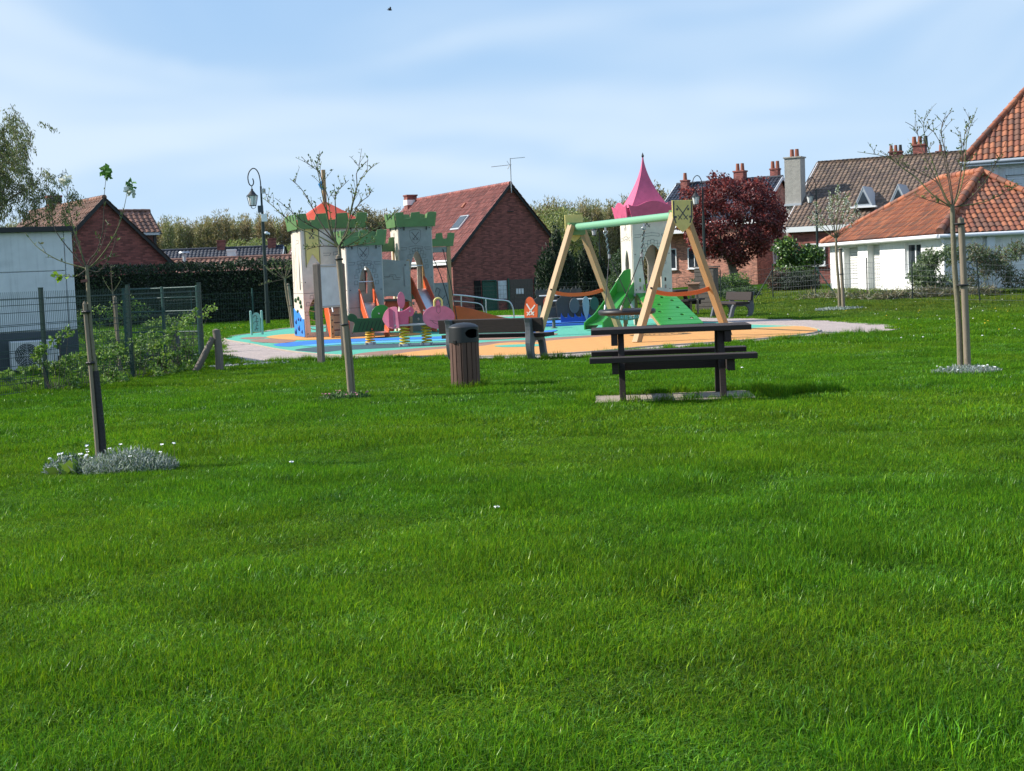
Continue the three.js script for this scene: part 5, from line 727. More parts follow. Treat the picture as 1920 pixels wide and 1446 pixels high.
{ // brick house behind the playground
  const t = gableHouse({ label: 'dark brick house with red tiled roof behind the playground', pos: [0.31, -0.85, -84], turn: 0.433, xl: -3.78, xr: 2.44, el: 3.5, er: 4.72, ridge: 7.67, depth: 16, wall: M.brickDark, tones: RED, row: 0.34, col: 0.22 });
  chimney(t, -0.3, 6.9, 8.0, -15.2, 0.7, M.brickDark, 0); mesh('chimney_band', box(0.76, 0.35, 0.7, -0.3, 7.55, -15.2), M.plaster, t);
  const sky = mesh('roof_window', put(box(1.1, 0.08, 1.3), -2.0, 5.62, -2.9, 0, 0, 0.84), M.zinc, t); mesh('pane', put(box(0.92, 0.02, 1.1), -2.03, 5.67, -2.9, 0, 0, 0.84), M.glass, sky); mesh('roof_vent', put(box(0.35, 0.14, 0.3), -0.95, 6.72, -4.6, 0, 0, 0.84), M.pot, t);
  // doorway, infill panel and slatted gate along the gable
  const dr = mesh('door', arr(7, (i) => box(0.1, 2.05, 0.05, -1.86 + i * 0.106, 1.04, 0.06)), M.doorGreen, t); mesh('door_frame', [box(0.07, 2.15, 0.12, -1.97, 1.07, 0.07), box(0.07, 2.15, 0.12, -1.16, 1.07, 0.07), box(0.88, 0.07, 0.12, -1.565, 2.13, 0.07)], M.doorGreen, t); mesh('handle', [box(0.14, 0.03, 0.04, -1.28, 1.02, 0.12), box(0.04, 0.14, 0.02, -1.24, 1.02, 0.1)], M.steel, dr); mesh('painted_recess', box(0.4, 2.2, 0.06, -2.3, 1.08, 0.05), M.hole, t);  // near-black slab left of the door: shade of a recess put into its colour
  mesh('infill_panel', box(0.64, 1.06, 0.05, -0.78, 1.58, 0.06), M.board, t); mesh('infill_post', box(0.08, 2.1, 0.1, -1.06, 1.05, 0.07), M.timberGrey, t); mesh('infill_post', box(0.08, 2.1, 0.1, -0.42, 1.05, 0.07), M.timberGrey, t);
  for (let i = 0; i < 14; i++) mesh('gate_board', box(0.105, 2.12, 0.05, -0.3 + i * 0.112, 1.08 + 0.015 * hash(i, 1), 0.09 + 0.006 * (i % 2)), M.timberGrey, t);
  mesh('gate_rail', [box(1.7, 0.1, 0.04, 0.43, 0.35, 0.03), box(1.7, 0.1, 0.04, 0.43, 1.85, 0.03)], M.timberGrey, t); for (let i = 0; i < 3; i++) mesh('notice', box(0.14, 0.32, 0.012, 0.18 + i * 0.17, 1.45, 0.13), M.trim, t); mesh('gate_post', box(0.14, 2.25, 0.14, 1.42, 1.1, 0.1), M.doorGreen, t); mesh('gate_post', box(0.09, 2.25, 0.12, -0.37, 1.1, 0.12), M.doorGreen, t);
  mesh('brick_pier', box(0.5, 1.75, 0.45, 1.9, 0.85, 0.26), M.brickSalmon, t);
  mesh('tie_plate', box(0.4, 0.06, 0.04, 0, 6.1, 0.03), M.dark, t);
  const w = windowAt(t, -3.82, 2.2, -4.5, 0.9, 1.1, -Math.PI / 2); mesh('fascia', box(0.06, 0.28, 16.2, -3.93, 3.28, -8), M.trim, t);
  const a = thing('tv_antenna', 'grey rooftop television antenna on the brick house ridge', 'antenna', [0.42, 6.3, -83.7], 0.2); mesh('mast', rod(V(0, 0, 0), V(0.0, 1.98, 0), 0.028), M.galv, a);
  mesh('long_boom', rod(V(0, 1.95, 0), V(0.85, 2.0, 0.1), 0.016), M.galv, a); mesh('yagi_boom', [rod(V(-1.15, 1.5, 0.1), V(0.05, 1.6, 0), 0.016), ...arr(9, (i) => rod(V(-1.1 + i * 0.11, 1.505 + i * 0.009, -0.14), V(-1.1 + i * 0.11, 1.505 + i * 0.009, 0.3), 0.009, 0.009, 4)), rod(V(-0.2, 1.35, 0), V(-0.05, 1.58, 0), 0.012), rod(V(-0.2, 1.82, 0), V(-0.05, 1.6, 0), 0.012), rod(V(-0.2, 1.35, 0.15), V(-0.05, 1.58, 0.15), 0.012)], M.galv, a);
}
{ // brick house with the tiled wing above the cabin
  const t = gableHouse({ label: 'dark brick house with rust tiled wing above the pale cabin', pos: [-17.98, 0, -65], turn: 0.599, xl: -3.13, xr: 3.2, el: 2.64, er: 2.58, ridge: 5.71, depth: 11, wall: M.brickDark, tones: RUST, row: 0.36, col: 0.26 });
  chimney(t, 0.0, 5.4, 6.25, -7.2, 0.6, M.brickDark, 0); mesh('chimney_band', box(0.64, 0.22, 0.58, 0.0, 6.1, -7.2), M.dark, t);
  mesh('wing_wall', pbox(2.35, 3.2, 2.2, 1.62, 2.6, -2.3), M.brickDark, t); mesh('wing_window', box(1.5, 0.9, 0.06, 1.9, 3.72, -1.18), std([0.10, 0.03, 0.022], 0.6), t); mesh('wing_post', box(0.14, 1.3, 0.1, 2.73, 3.5, -1.17), M.dark, t); mesh('wing_fascia', box(2.7, 0.12, 0.06, 1.6, 4.13, -1.02), M.zinc, t);
  const L = Math.hypot(1.3, 1.05); for (const s of [1, -1]) { roofDeck(t, s > 0 ? [[0.2, 4.18, -1.0], [2.95, 4.18, -1.0], [2.95, 5.23, -2.3], [0.2, 5.23, -2.3]] : [[2.95, 4.18, -3.6], [0.2, 4.18, -3.6], [0.2, 5.23, -2.3], [2.95, 5.23, -2.3]]); tileRoof(t, { O: s > 0 ? [0.2, 4.18, -1.0] : [2.95, 4.18, -3.6], U: [s, 0, 0], S: [0, 1.05 / L, -s * 1.3 / L], W: 2.75, L, tones: RUST, row: 0.27, col: 0.26, name: 'wing_tiles' }); }
  capLine(t, [0.2, 5.27, -2.3], [2.98, 5.27, -2.3], RUST, 0.09); mesh('wing_verge', [bar(V(2.97, 4.12, -0.98), V(2.97, 5.2, -2.3), 0.12, 0.03), bar(V(2.97, 4.12, -3.62), V(2.97, 5.2, -2.3), 0.12, 0.03)], M.dark, t);
}
{ // low white house with the orange hipped roof
  const t = thing('white_house', 'low white house with orange hipped roof on the right', 'house', [15.11, 0, -50]), Cn = V(0, 2.4, 0), U = V(-1.42, 0, -12).normalize(), Pn = V(-U.z, 0, U.x);
  const at = (u, p, y) => { const q = U.clone().multiplyScalar(u).addScaledVector(Pn, p); return [q.x, y, q.z]; }, W = 12.08, E = [5.1, 2.4, -0.2];
  const ry = Math.atan2(-Pn.x, -Pn.z);
  // lit long wall, pierced for doors and window
  const sw = shapeOf([[0.25, -0.1], [W - 0.2, -0.1], [W - 0.2, 2.34], [0.25, 2.34]]), cutR = (x0, x1, y0, y1) => { const p = new THREE.Path(); p.moveTo(x0, y0); p.lineTo(x1, y0); p.lineTo(x1, y1); p.lineTo(x0, y1); sw.holes.push(p); };
  const D = [[W - 3.5, W - 1.9, 0.2, 2.12], [W - 5.9, W - 4.6, 0.22, 2.16], [2.2, 3.7, 0.95, 2.14]]; for (const d of D) cutR(...d);
  const g = new THREE.ExtrudeGeometry(sw, { depth: 0.42, bevelEnabled: false }); const lw = mesh('lit_wall', g, M.plaster, t);
  lw.quaternion.setFromRotationMatrix(new THREE.Matrix4().makeBasis(U, V(0, 1, 0), Pn)); lw.position.copy(Pn).multiplyScalar(0.12);
  const shutM = std([0.60, 0.60, 0.58], 0.6); const onWall = (name, geo, u, y, dp, m, parent = t) => { const o = mesh(name, geo, m, parent); o.position.set(...at(u, dp, y)); o.quaternion.setFromRotationMatrix(new THREE.Matrix4().makeBasis(U.clone().negate(), V(0, 1, 0), Pn.clone().negate())); return o; };
  D.forEach(([a, b, y0, y1], i) => {
    const w = b - a, h = y1 - y0, u = (a + b) / 2, y = (y0 + y1) / 2;
    if (i < 2) { const s = onWall('shutter_door', [box(0.07, h, 0.06, -w / 2 + 0.035, 0, 0), box(0.07, h, 0.06, w / 2 - 0.035, 0, 0), box(w - 0.14, h, 0.02, 0, 0, -0.03)], u, y, 0.4, shutM); for (let k = 0; k < 18; k++) mesh('shutter_slat', box(w - 0.15, h / 18 - 0.008, 0.03, 0, -h / 2 + (k + 0.5) * h / 18, 0.01, -0.2), shutM, s); }
    else { const f = onWall('window', [box(w, 0.08, 0.08, 0, h / 2 - 0.04, 0), box(w, 0.08, 0.08, 0, -h / 2 + 0.04, 0), box(0.08, h, 0.08, -w / 2 + 0.04, 0, 0), box(0.08, h, 0.08, w / 2 - 0.04, 0, 0), box(0.08, h, 0.07, 0, 0, 0)], u, y, 0.26, M.trim); mesh('pane', pbox(w - 0.1, h - 0.1, 0.02), M.glass, f); mesh('sill', box(w + 0.12, 0.06, 0.3, 0, -h / 2 - 0.02, 0.12), M.trim, f); }
    onWall('lintel_box', box(w + 0.14, 0.1, 0.12), u, y1 + 0.07, 0.1, M.trim);
  });
  // shaded near wall
  mesh('near_wall', pbox(5.2, 2.44, 0.3, 2.75, 1.12, -0.32), M.plaster, t); mesh('quoin', pbox(0.34, 2.44, 0.34, 0.2, 1.12, -0.19), M.plaster, t); mesh('rear_wall', pbox(4.4, 2.4, 0.3, ...at(W - 0.25, 2.5, 1.1)), M.plaster, t);
  const fd = mesh('front_door', [box(0.06, 2.1, 0.1, -0.42, 0, 0), box(0.06, 2.1, 0.1, 0.42, 0, 0), box(0.9, 0.06, 0.1, 0, 1.05, 0), box(0.8, 2.0, 0.05, 0, 0, 0)], M.trim, t); fd.position.set(0.95, 1.32, -0.14); mesh('door_grille', [...arr(4, (i) => put(new THREE.TorusGeometry(0.09, 0.012, 5, 16), 0.02 * (i % 2 ? 1 : -1), 0.5 - i * 0.2, 0.05))], M.dark, fd); mesh('door_glass', box(0.34, 0.95, 0.02, 0, 0.25, 0.04), M.board, fd); mesh('porch_pier', box(0.28, 2.36, 0.3, 1.65, 1.1, -0.1), M.cabin, t);
  // roof
  const ap = at(2.99, 2.81, 4.6), rb = at(6.5, 2.81, 4.6), le = at(W + 0.1, -0.12, 2.36), c0 = [-0.14, 2.36, 0.14], Lp = 3.57;
  roofDeck(t, [c0, ap, rb, le]); roofDeck(t, [c0, [5.3, 2.4, -0.05], ap, ap]); roofDeck(t, [le, rb, at(W, 5.4, 2.36), at(W, 5.4, 2.36)]); roofDeck(t, [ap, [5.3, 2.4, -0.05], at(W, 5.4, 2.36), rb]);
  const pin = (P) => (u, v) => inPoly(P, u, v), UL = U.clone().negate();
  const Sl = Pn.clone().multiplyScalar(2.93).setY(2.24).normalize();
  tileRoof(t, { O: le, U: [UL.x, 0, UL.z], S: [Sl.x, Sl.y, Sl.z], W: 12.4, L: 3.62, row: 0.3, col: 0.215, tones: ORANGE, inside: pin([[-0.1, -0.2], [12.4, -0.2], [9.16, 3.7], [5.6, 3.7]]) });
  const fu = V(5.44, 0, -0.19).normalize(), fs = V(0.035, 0, -1).multiplyScalar(3.42).setY(2.24).normalize();
  tileRoof(t, { O: c0, U: [fu.x, 0, fu.z], S: [fs.x, fs.y, fs.z], W: 5.6, L: 4.1, row: 0.30, col: 0.225, tones: ORANGE, single: true, inside: pin([[0, -0.2], [5.5, -0.2], [2.62, 4.2]]) });
  capLine(t, [-0.14, 2.45, 0.14], [ap[0], ap[1] + 0.1, ap[2]], ORANGE, 0.15); capLine(t, [ap[0], ap[1] + 0.08, ap[2]], [rb[0], rb[1] + 0.08, rb[2]], ORANGE, 0.13); capLine(t, [rb[0], rb[1] + 0.08, rb[2]], [le[0], le[1] + 0.08, le[2]], ORANGE, 0.12); capLine(t, [5.3, 2.5, -0.05], [ap[0], ap[1] + 0.08, ap[2]], ORANGE, 0.12);
  mesh('gutter', rod(V(-0.2, 2.28, 0.2), V(5.2, 2.32, 0.05), 0.075, 0.075, 8), M.trim, t); mesh('gutter', rod(V(-0.22, 2.28, 0.2), V(le[0] - 0.08, 2.28, le[2]), 0.075, 0.075, 8), M.trim, t); mesh('soffit', pbox(0.3, 0.05, 12, ...at(6.05, 0.0, 2.26), 0, Math.atan2(U.x, U.z), 0), M.trim, t); mesh('soffit', pbox(5.2, 0.05, 0.3, 2.6, 2.28, -0.05), M.trim, t); mesh('downpipe', [rod(V(-0.1, 2.25, 0.05), V(0.02, 2.0, 0.06), 0.045), rod(V(0.02, 2.0, 0.06), V(0.02, 0.3, 0.06), 0.045)], M.trim, t);
}
{ // tall white house with steep orange roof at the right edge
  const t = thing('white_house', 'tall white house with steep orange roof at the right edge', 'house', [17.73, 0.3, -56], -0.36);
  mesh('front_wall', pbox(9, 5.0, 0.3, 4.7, 2.5, -0.45), M.plaster, t); mesh('side_wall', pbox(0.3, 5.0, 9, 0.35, 2.5, -5.11), M.plaster, t);
  roofDeck(t, [[0, 4.9, 0], [9.5, 5.1, 0], [9.5, 9.6, -4.2], [3.9, 9.6, -4.2]]); roofDeck(t, [[0, 4.9, 0], [3.9, 9.6, -4.2], [3.9, 9.6, -6], [0, 4.9, -10]]);
  const L = Math.hypot(4.7, 4.2); tileRoof(t, { O: [0, 4.9, 0], U: [1, 0.02, 0], S: [0, 4.7 / L, -4.2 / L], W: 9.5, L, row: 0.30, col: 0.225, tones: ORANGE, inside: (u, v) => u > v / L * 3.9, single: (u, v) => u < 3.9 && v < 5 });
  const L2 = Math.hypot(3.9, 4.7); tileRoof(t, { O: [0, 4.9, -10], U: [0, 0, 1], S: [3.9 / L2, 4.7 / L2, 0], W: 10, L: L2, row: 0.33, col: 0.26, tones: ORANGE, inside: (u, v) => u < 10 - v / L2 * 4.2 && u > v / L2 * 4 });
  capLine(t, [0, 4.98, 0.02], [3.9, 9.7, -4.2], ORANGE, 0.13); mesh('gutter', rod(V(-0.1, 4.82, 0.08), V(9.4, 4.98, 0.08), 0.08, 0.08, 8), M.zinc, t); mesh('soffit', pbox(9.2, 0.05, 0.4, 4.7, 4.74, -0.1), M.trim, t);
  mesh('pilaster', box(0.3, 4.6, 0.12, 1.15, 2.4, -0.26), M.plaster, t); const rs = mesh('shutter_box', [box(1.5, 0.24, 0.16, 2.3, 4.42, -0.24), box(0.1, 1.6, 0.1, 1.53, 3.5, -0.26)], M.cabin, t); for (let i = 0; i < 16; i++) mesh('shutter_slat', box(1.36, 0.075, 0.03, 2.28, 4.25 - i * 0.082, -0.26), M.trim, t);
  mesh('flashing', bar(V(0.2, 4.3, -0.24), V(2.4, 2.3, -0.24), 0.05, 0.06), M.zinc, t); mesh('downpipe', rod(V(0.3, 4.75, -0.2), V(0.3, 3.6, -0.2), 0.05), M.zinc, t); mesh('vent_cowl', [put(new THREE.CylinderGeometry(0.07, 0.07, 0.5, 10), 0.0, 4.55, -0.3), put(new THREE.CylinderGeometry(0.13, 0.13, 0.08, 12), 0, 4.82, -0.3)], M.zinc, t);
}
function rowHouse({ label, pos, turn, len, ridge, eave, run, wall, tones, roofMat, row = 0.34, col = 0.26, name = 'house' }) {   // ridge along x from the origin, front slope falling to +z
  const t = thing(name, label, 'house', pos, turn), L = Math.hypot(run, ridge - eave), rise = ridge - eave;
  for (const s of [1, -1]) { roofDeck(t, s > 0 ? [[-0.2, eave, run], [len + 0.2, eave, run], [len + 0.2, ridge, 0], [-0.2, ridge, 0]] : [[len + 0.2, eave, -run], [-0.2, eave, -run], [-0.2, ridge, 0], [len + 0.2, ridge, 0]]); tileRoof(t, { O: s > 0 ? [-0.2, eave, run] : [len + 0.2, eave, -run], U: [s, 0, 0], S: [0, rise / L, -s * run / L], W: len + 0.4, L, tones, mat: roofMat || M.tile, row, col }); mesh('fascia', box(len + 0.5, 0.3, 0.1, len / 2, eave - 0.12, s * (run + 0.02)), M.trim, t); mesh('long_wall', pbox(len, eave + 0.2, 0.28, len / 2, eave / 2 - 0.2, s * (run - 0.4)), wall, t); }
  for (const x of [0.14, len - 0.14]) mesh('gable_wall', put(new THREE.ExtrudeGeometry(shapeOf([[-run + 0.4, -0.3], [run - 0.4, -0.3], [run - 0.4, eave - 0.02], [0, ridge - 0.15], [-run + 0.4, eave - 0.02]]), { depth: 0.26, bevelEnabled: false }), x - 0.13, 0, 0, 0, Math.PI / 2, 0), wall, t);
  for (const x of [-0.22, len + 0.22]) for (const s of [1, -1]) mesh('verge_board', bar(V(x, eave - 0.06, s * run), V(x, ridge - 0.03, 0), 0.04, 0.2), M.trim, t);
  capLine(t, [-0.2, ridge + 0.04, 0], [len + 0.2, ridge + 0.04, 0], tones); return t;
}
{
  const t = rowHouse({ label: 'brick house with big brown tiled roof and tall rendered chimney', pos: [19.73, 0.34, -90], turn: -0.518, len: 13, ridge: 7.36, eave: 3.3, run: 6.9, wall: M.brickDark, tones: BROWN });
  mesh('rendered_chimney', [pbox(0.98, 4.6, 0.9, -0.35, 5.2, 4.1), box(1.1, 0.08, 1.02, -0.35, 7.52, 4.1)], M.chimney, t); for (const x of [-0.5, -0.2]) mesh('chimney_pot', put(new THREE.CylinderGeometry(0.11, 0.13, 0.45, 10), x, 7.8, 4.1), M.pot, t); mesh('chimney_flashing', box(1.06, 0.14, 1.0, -0.35, 4.72, 4.2), M.zinc, t);
  for (const x of [4.2, 6.2]) { const d = mesh('dormer', [put(slab(shapeOf([[-0.5, 0], [0.5, 0], [0, 1.05]]), 0.06), x, 4.35, 5.75), put(new THREE.ExtrudeGeometry(shapeOf([[-0.56, -0.02], [0, 1.16], [0.56, -0.02], [0.5, -0.02], [0, 1.06], [-0.5, -0.02]]), { depth: 1.9, bevelEnabled: false }), x, 4.33, 3.9)], M.zinc, t); mesh('pane', put(slab(shapeOf([[-0.33, 0.12], [0.33, 0.12], [0, 0.82]]), 0.03, 0), x, 4.36, 5.79), M.glass, d); mesh('sill', box(1.5, 0.1, 0.3, x, 4.3, 5.75), M.trim, d); }
  chimney(t, 6.0, 6.8, 8.0, -0.3, 0.7, M.brickDark, 3); for (const x of [1.6, 4.0, 6.4]) windowAt(t, x, 1.7, 6.68, 1.1, 1.2); mesh('window_lintel', box(2.4, 0.2, 0.1, 4.0, 2.5, 6.66), M.trim, t);
}
{
  const t = rowHouse({ label: 'brick house with slate blue roof behind the purple tree', pos: [12.1, 0.1, -100], turn: -0.588, len: 7.4, ridge: 7.2, eave: 4.4, run: 4.3, wall: M.brickSalmon, tones: SLATE, roofMat: M.tileGloss });
  chimney(t, 0.7, 6.6, 7.4, 0.5, 0.5, M.brickDark, 1); chimney(t, 4.7, 6.9, 7.75, 0.3, 0.7, M.brickDark, 2); chimney(t, 7.0, 7.0, 7.75, -0.2, 0.55, M.brickDark, 2);
  for (const x of [1.0, 2.7]) { const d = mesh('dormer', [box(1.3, 1.2, 1.4, x, 4.6, 3.6)], M.trim, t); mesh('pane', box(1.0, 0.7, 0.03, x, 4.7, 4.32), M.glass, d); mesh('dormer_roof', box(1.5, 0.12, 1.6, x, 5.26, 3.6), M.trim, d); } mesh('balcony_slab', box(3.8, 0.25, 1.0, 1.8, 3.85, 4.7), M.trim, t); mesh('balcony_rail', arr(14, (i) => rod(V(0.2 + i * 0.26, 3.95, 5.1), V(0.2 + i * 0.26, 4.5, 5.1), 0.02)), M.dark, t);
  for (const x of [1.2, 3.0]) windowAt(t, x, 2.1, 4.08, 0.9, 1.3); windowAt(t, 7.42, 2.2, 1, 0.9, 1.2, Math.PI / 2); mesh('wall_lamp', [box(0.14, 0.3, 0.2, 0.5, 2.7, 4.15)], M.dark, t);
}
{
  const t = rowHouse({ label: 'far house with glazed black roof and brick chimney stack', pos: [29.2, 0.3, -112], turn: -0.35, len: 9, ridge: 8.7, eave: 5.2, run: 4.2, wall: M.plaster, tones: SLATE, roofMat: M.tileGloss });
  chimney(t, 1.2, 7.0, 9.4, 1.3, 0.95, M.brickDark, 3); chimney(t, 4.4, 8.2, 9.3, 0, 0.7, M.brickDark, 1); for (const x of [1.2, 3.2]) windowAt(t, x, 3.9, 3.96, 1.0, 1.2);
}
{
  const h = (label, pos, turn, len, ridge, eave, run, tones, wall) => rowHouse({ label, pos, turn, len, ridge, eave, run, wall, tones, row: 0.36, col: 0.28 });
  const a = h('far house with dark slate roof behind the hedge', [-27, 0, -112], 0.05, 9.5, 4.5, 2.4, 3.4, SLATE, M.plaster); chimney(a, 4.9, 4.2, 5.1, 0, 0.6, M.brickDark, 0); chimney(a, 8.8, 4.2, 5.1, 0, 0.6, M.brickDark, 0);
  const b = h('low far house with pale rust tiles just above the hedge', [-20.4, 0, -88], 0.06, 7.2, 3.25, 2.2, 3, RUST, M.brickSalmon); mesh('roof_cowl', [rod(V(0.9, 2.9, 0.8), V(0.9, 3.6, 0.8), 0.1), put(new THREE.CylinderGeometry(0.3, 0.34, 0.08, 12), 0.9, 3.72, 0.8)], M.zinc, b); chimney(b, 3.6, 3.0, 3.75, -0.3, 0.5, M.plaster, 0);
  const c = h('far house with rust roof and brick stack behind the lamp post', [-14.2, 0, -100], -0.2, 5, 4.6, 2.6, 3, RUST, M.brickDark); chimney(c, 3.9, 4.2, 5.6, 0, 0.6, M.brickDark, 0);
}
{ // things by the far path: insect box and grey locker
  const t = thing('insect_box', 'brown wooden box on two thin legs beyond the swing', 'box', [5.95, 0.02, -46.2], -0.3); mesh('box', box(0.34, 0.28, 0.24, 0, 0.86, 0), M.boxWood, t); mesh('roof', put(box(0.4, 0.03, 0.34), 0, 1.02, 0, 0.12), M.boxWood, t); for (const x of [-0.11, 0.11]) mesh('leg', box(0.06, 0.74, 0.06, x, 0.37, 0), M.stake, t);
  const u = thing('garden_locker', 'grey slatted wooden locker behind the swing leg', 'locker', [6.9, hgt(6.9, -50), -50], -0.5); mesh('carcass', pbox(0.66, 1.5, 0.5, 0, 0.75, 0), M.timberGrey, u); for (let i = 0; i < 10; i++) mesh('slat', box(0.7, 0.135, 0.03, 0, 0.09 + i * 0.148, 0.265), M.timberGrey, u); mesh('lid', box(0.78, 0.04, 0.64, 0, 1.54, 0), M.timberGrey, u);
}
{ // wire fence along the right-hand gardens
  const P = [[-3, -63], [2, -61], [6.2, -58.8], [8.4, -57], [9.95, -54.2], [11.0, -51.6], [12.3, -49.4], [12.95, -46.2], [14.6, -44.6], [16.0, -43.6]], t = thing('wire_fence', 'thin wire fence with dark posts in front of the gardens on the right', 'fence', [0, 0, 0]);
  P.forEach(([x, z], i) => { const y = hgt(x, z); mesh('post', rod(V(x, y - 0.1, z), V(x + (i === 8 || i === 9 ? -0.1 : 0.0), y + 1.32, z), 0.024, 0.022, 6), M.wire, t); if (i === 4 || i === 5) mesh('strut', rod(V(x, y + 1.1, z), V(x + (i === 4 ? -0.75 : 0.7), y, z + 0.3), 0.02, 0.02, 6), i === 4 ? M.wire : M.fenceGreenPale, t); });
  for (let i = 0; i < P.length - 1; i++) { const [x0, z0] = P[i], [x1, z1] = P[i + 1], a = hgt(x0, z0), b = hgt(x1, z1), gs = []; for (let k = 0; k < 7; k++) { const h = 0.08 + k * 0.18; gs.push(tube([V(x0, a + h, z0), V((x0 + x1) / 2, (a + b) / 2 + h - 0.02, (z0 + z1) / 2), V(x1, b + h, z1)], 0.0042, 6, 4)); } const L = Math.hypot(x1 - x0, z1 - z0), n = Math.round(L / 0.16); for (let k = 1; k < n; k++) { const s = k / n, x = x0 + (x1 - x0) * s, z = z0 + (z1 - z0) * s, y = a + (b - a) * s; gs.push(rod(V(x, y + 0.05, z), V(x, y + 1.16, z), 0.003, 0.003, 4)); } mesh('wire_mesh', gs, i < 4 ? M.wire : M.wireGrey, t); }
}

// ---------- hedges, shrubs, trees ----------
const G1 = [[0.035, 0.085, 0.018], [0.05, 0.11, 0.022], [0.028, 0.065, 0.016], [0.065, 0.125, 0.025]], DARKG = [[0.010, 0.026, 0.008], [0.014, 0.035, 0.010], [0.008, 0.020, 0.007], [0.020, 0.045, 0.012]], BRIGHT = [[0.10, 0.20, 0.025], [0.07, 0.15, 0.02], [0.14, 0.24, 0.03], [0.05, 0.11, 0.02]], PURPLE = [[0.13, 0.018, 0.020], [0.20, 0.028, 0.026], [0.08, 0.014, 0.018], [0.26, 0.045, 0.032]], POP = [[0.29, 0.235, 0.115], [0.24, 0.20, 0.09], [0.34, 0.27, 0.14], [0.19, 0.17, 0.075], [0.26, 0.26, 0.09]];
// clumps: list of [x, y, z, rx, ry, rz]; leaves sit mostly near each clump's skin
function clumpLeaves(n, clumps, len, wid, tones, bias) { let tot = 0; const acc = clumps.map((c) => tot += c[3] * c[4]); return leafMass(n, (o) => { const r = rnd() * tot, c = clumps[acc.findIndex((a) => a >= r)], d = onBall(), k = Math.pow(rnd(), 0.35) * (0.85 + 0.3 * rnd()); o.set(c[0] + d.x * c[3] * k, c[1] + d.y * c[4] * k, c[2] + d.z * c[5] * k); }, len, wid, tones, bias); }
function shrub(name, label, pos, clumps, n, len, wid, tones, cat = 'shrub', mat = M.leaf, stems = 5, group, stemR = 0.028) {
  const t = thing(name, label, cat, pos, 0, group); mesh('foliage', clumpLeaves(n, clumps, len, wid, tones), mat, t).userData.kind = 'stuff';
  const gs = []; for (let i = 0; i < stems; i++) { const c = clumps[i % clumps.length]; gs.push(limb([V(c[0] * 0.3, -0.05, c[2] * 0.3), V(c[0] * 0.7, c[1] * 0.5, c[2] * 0.7), V(c[0], c[1], c[2])], stemR, stemR * 0.4, 5)); } if (gs.length) mesh('stems', gs, M.bark, t); return t;
}
{ // dark clipped hedge
  const t = thing('hedge', 'long dark clipped hedge behind the mesh fence and lamp post', 'hedge', [-19, 0, -61]), x0 = -9, x1 = 10.6;
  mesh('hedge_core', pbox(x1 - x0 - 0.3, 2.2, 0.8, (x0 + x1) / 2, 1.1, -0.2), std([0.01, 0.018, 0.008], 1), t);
  const bump = (x) => 2.5 + 0.12 * fbm(x * 1.3, 4, 3) - 0.06;
  mesh('foliage', leafMass(26000, (o) => { const x = rr(x0, x1), top = bump(x); if (rnd() < 0.35) o.set(x, top + rr(-0.25, 0.12), rr(-0.9, 0.55)); else o.set(x, rr(0, 1) * top, 0.35 + rr(-0.12, 0.3) + 0.18 * fbm(x * 1.8, 9, 2)); }, 0.13, 0.07, DARKG.concat(DARKG, [[0.03, 0.07, 0.015]])), M.leafDark, t).userData.kind = 'stuff';
}
{ // dark cypresses beside the brick house
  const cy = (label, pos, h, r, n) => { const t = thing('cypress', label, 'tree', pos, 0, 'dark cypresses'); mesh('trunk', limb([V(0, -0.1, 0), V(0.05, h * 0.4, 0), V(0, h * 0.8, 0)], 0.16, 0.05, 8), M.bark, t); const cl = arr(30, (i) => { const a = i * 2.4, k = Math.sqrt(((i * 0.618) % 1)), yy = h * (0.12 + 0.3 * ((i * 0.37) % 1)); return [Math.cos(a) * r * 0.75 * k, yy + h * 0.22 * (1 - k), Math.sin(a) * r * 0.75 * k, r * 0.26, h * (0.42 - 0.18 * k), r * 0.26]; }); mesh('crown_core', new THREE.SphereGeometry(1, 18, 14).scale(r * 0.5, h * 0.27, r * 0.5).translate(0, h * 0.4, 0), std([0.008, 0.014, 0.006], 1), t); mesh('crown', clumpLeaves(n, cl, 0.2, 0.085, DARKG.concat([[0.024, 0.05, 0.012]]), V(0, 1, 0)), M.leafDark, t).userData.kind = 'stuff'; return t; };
  cy('dark upright cypress against the brick gable', [2.25, -0.5, -70], 4.6, 1.15, 22000); cy('broad dark cypress behind the left swing legs', [3.9, -0.5, -72], 4.1, 1.1, 18000);
  shrub('young_conifer', 'small green conifer between the swing and the pink tower', [5.0, -0.4, -66], arr(9, (i) => [0.15 * Math.cos(i * 2.3), 0.4 + i * 0.27, 0.15 * Math.sin(i * 2.3), 0.65 - i * 0.06, 0.32, 0.65 - i * 0.06]), 4200, 0.16, 0.03, G1, 'tree', M.leaf, 2);
  shrub('dark_conifer', 'narrow dark conifer showing right of the pink tower', [7.6, 0, -72], arr(6, (i) => [0, 0.4 + i * 0.4, 0, 0.6 - i * 0.07, 0.4, 0.6 - i * 0.07]), 3000, 0.15, 0.05, DARKG, 'tree', M.leafDark, 2);
}
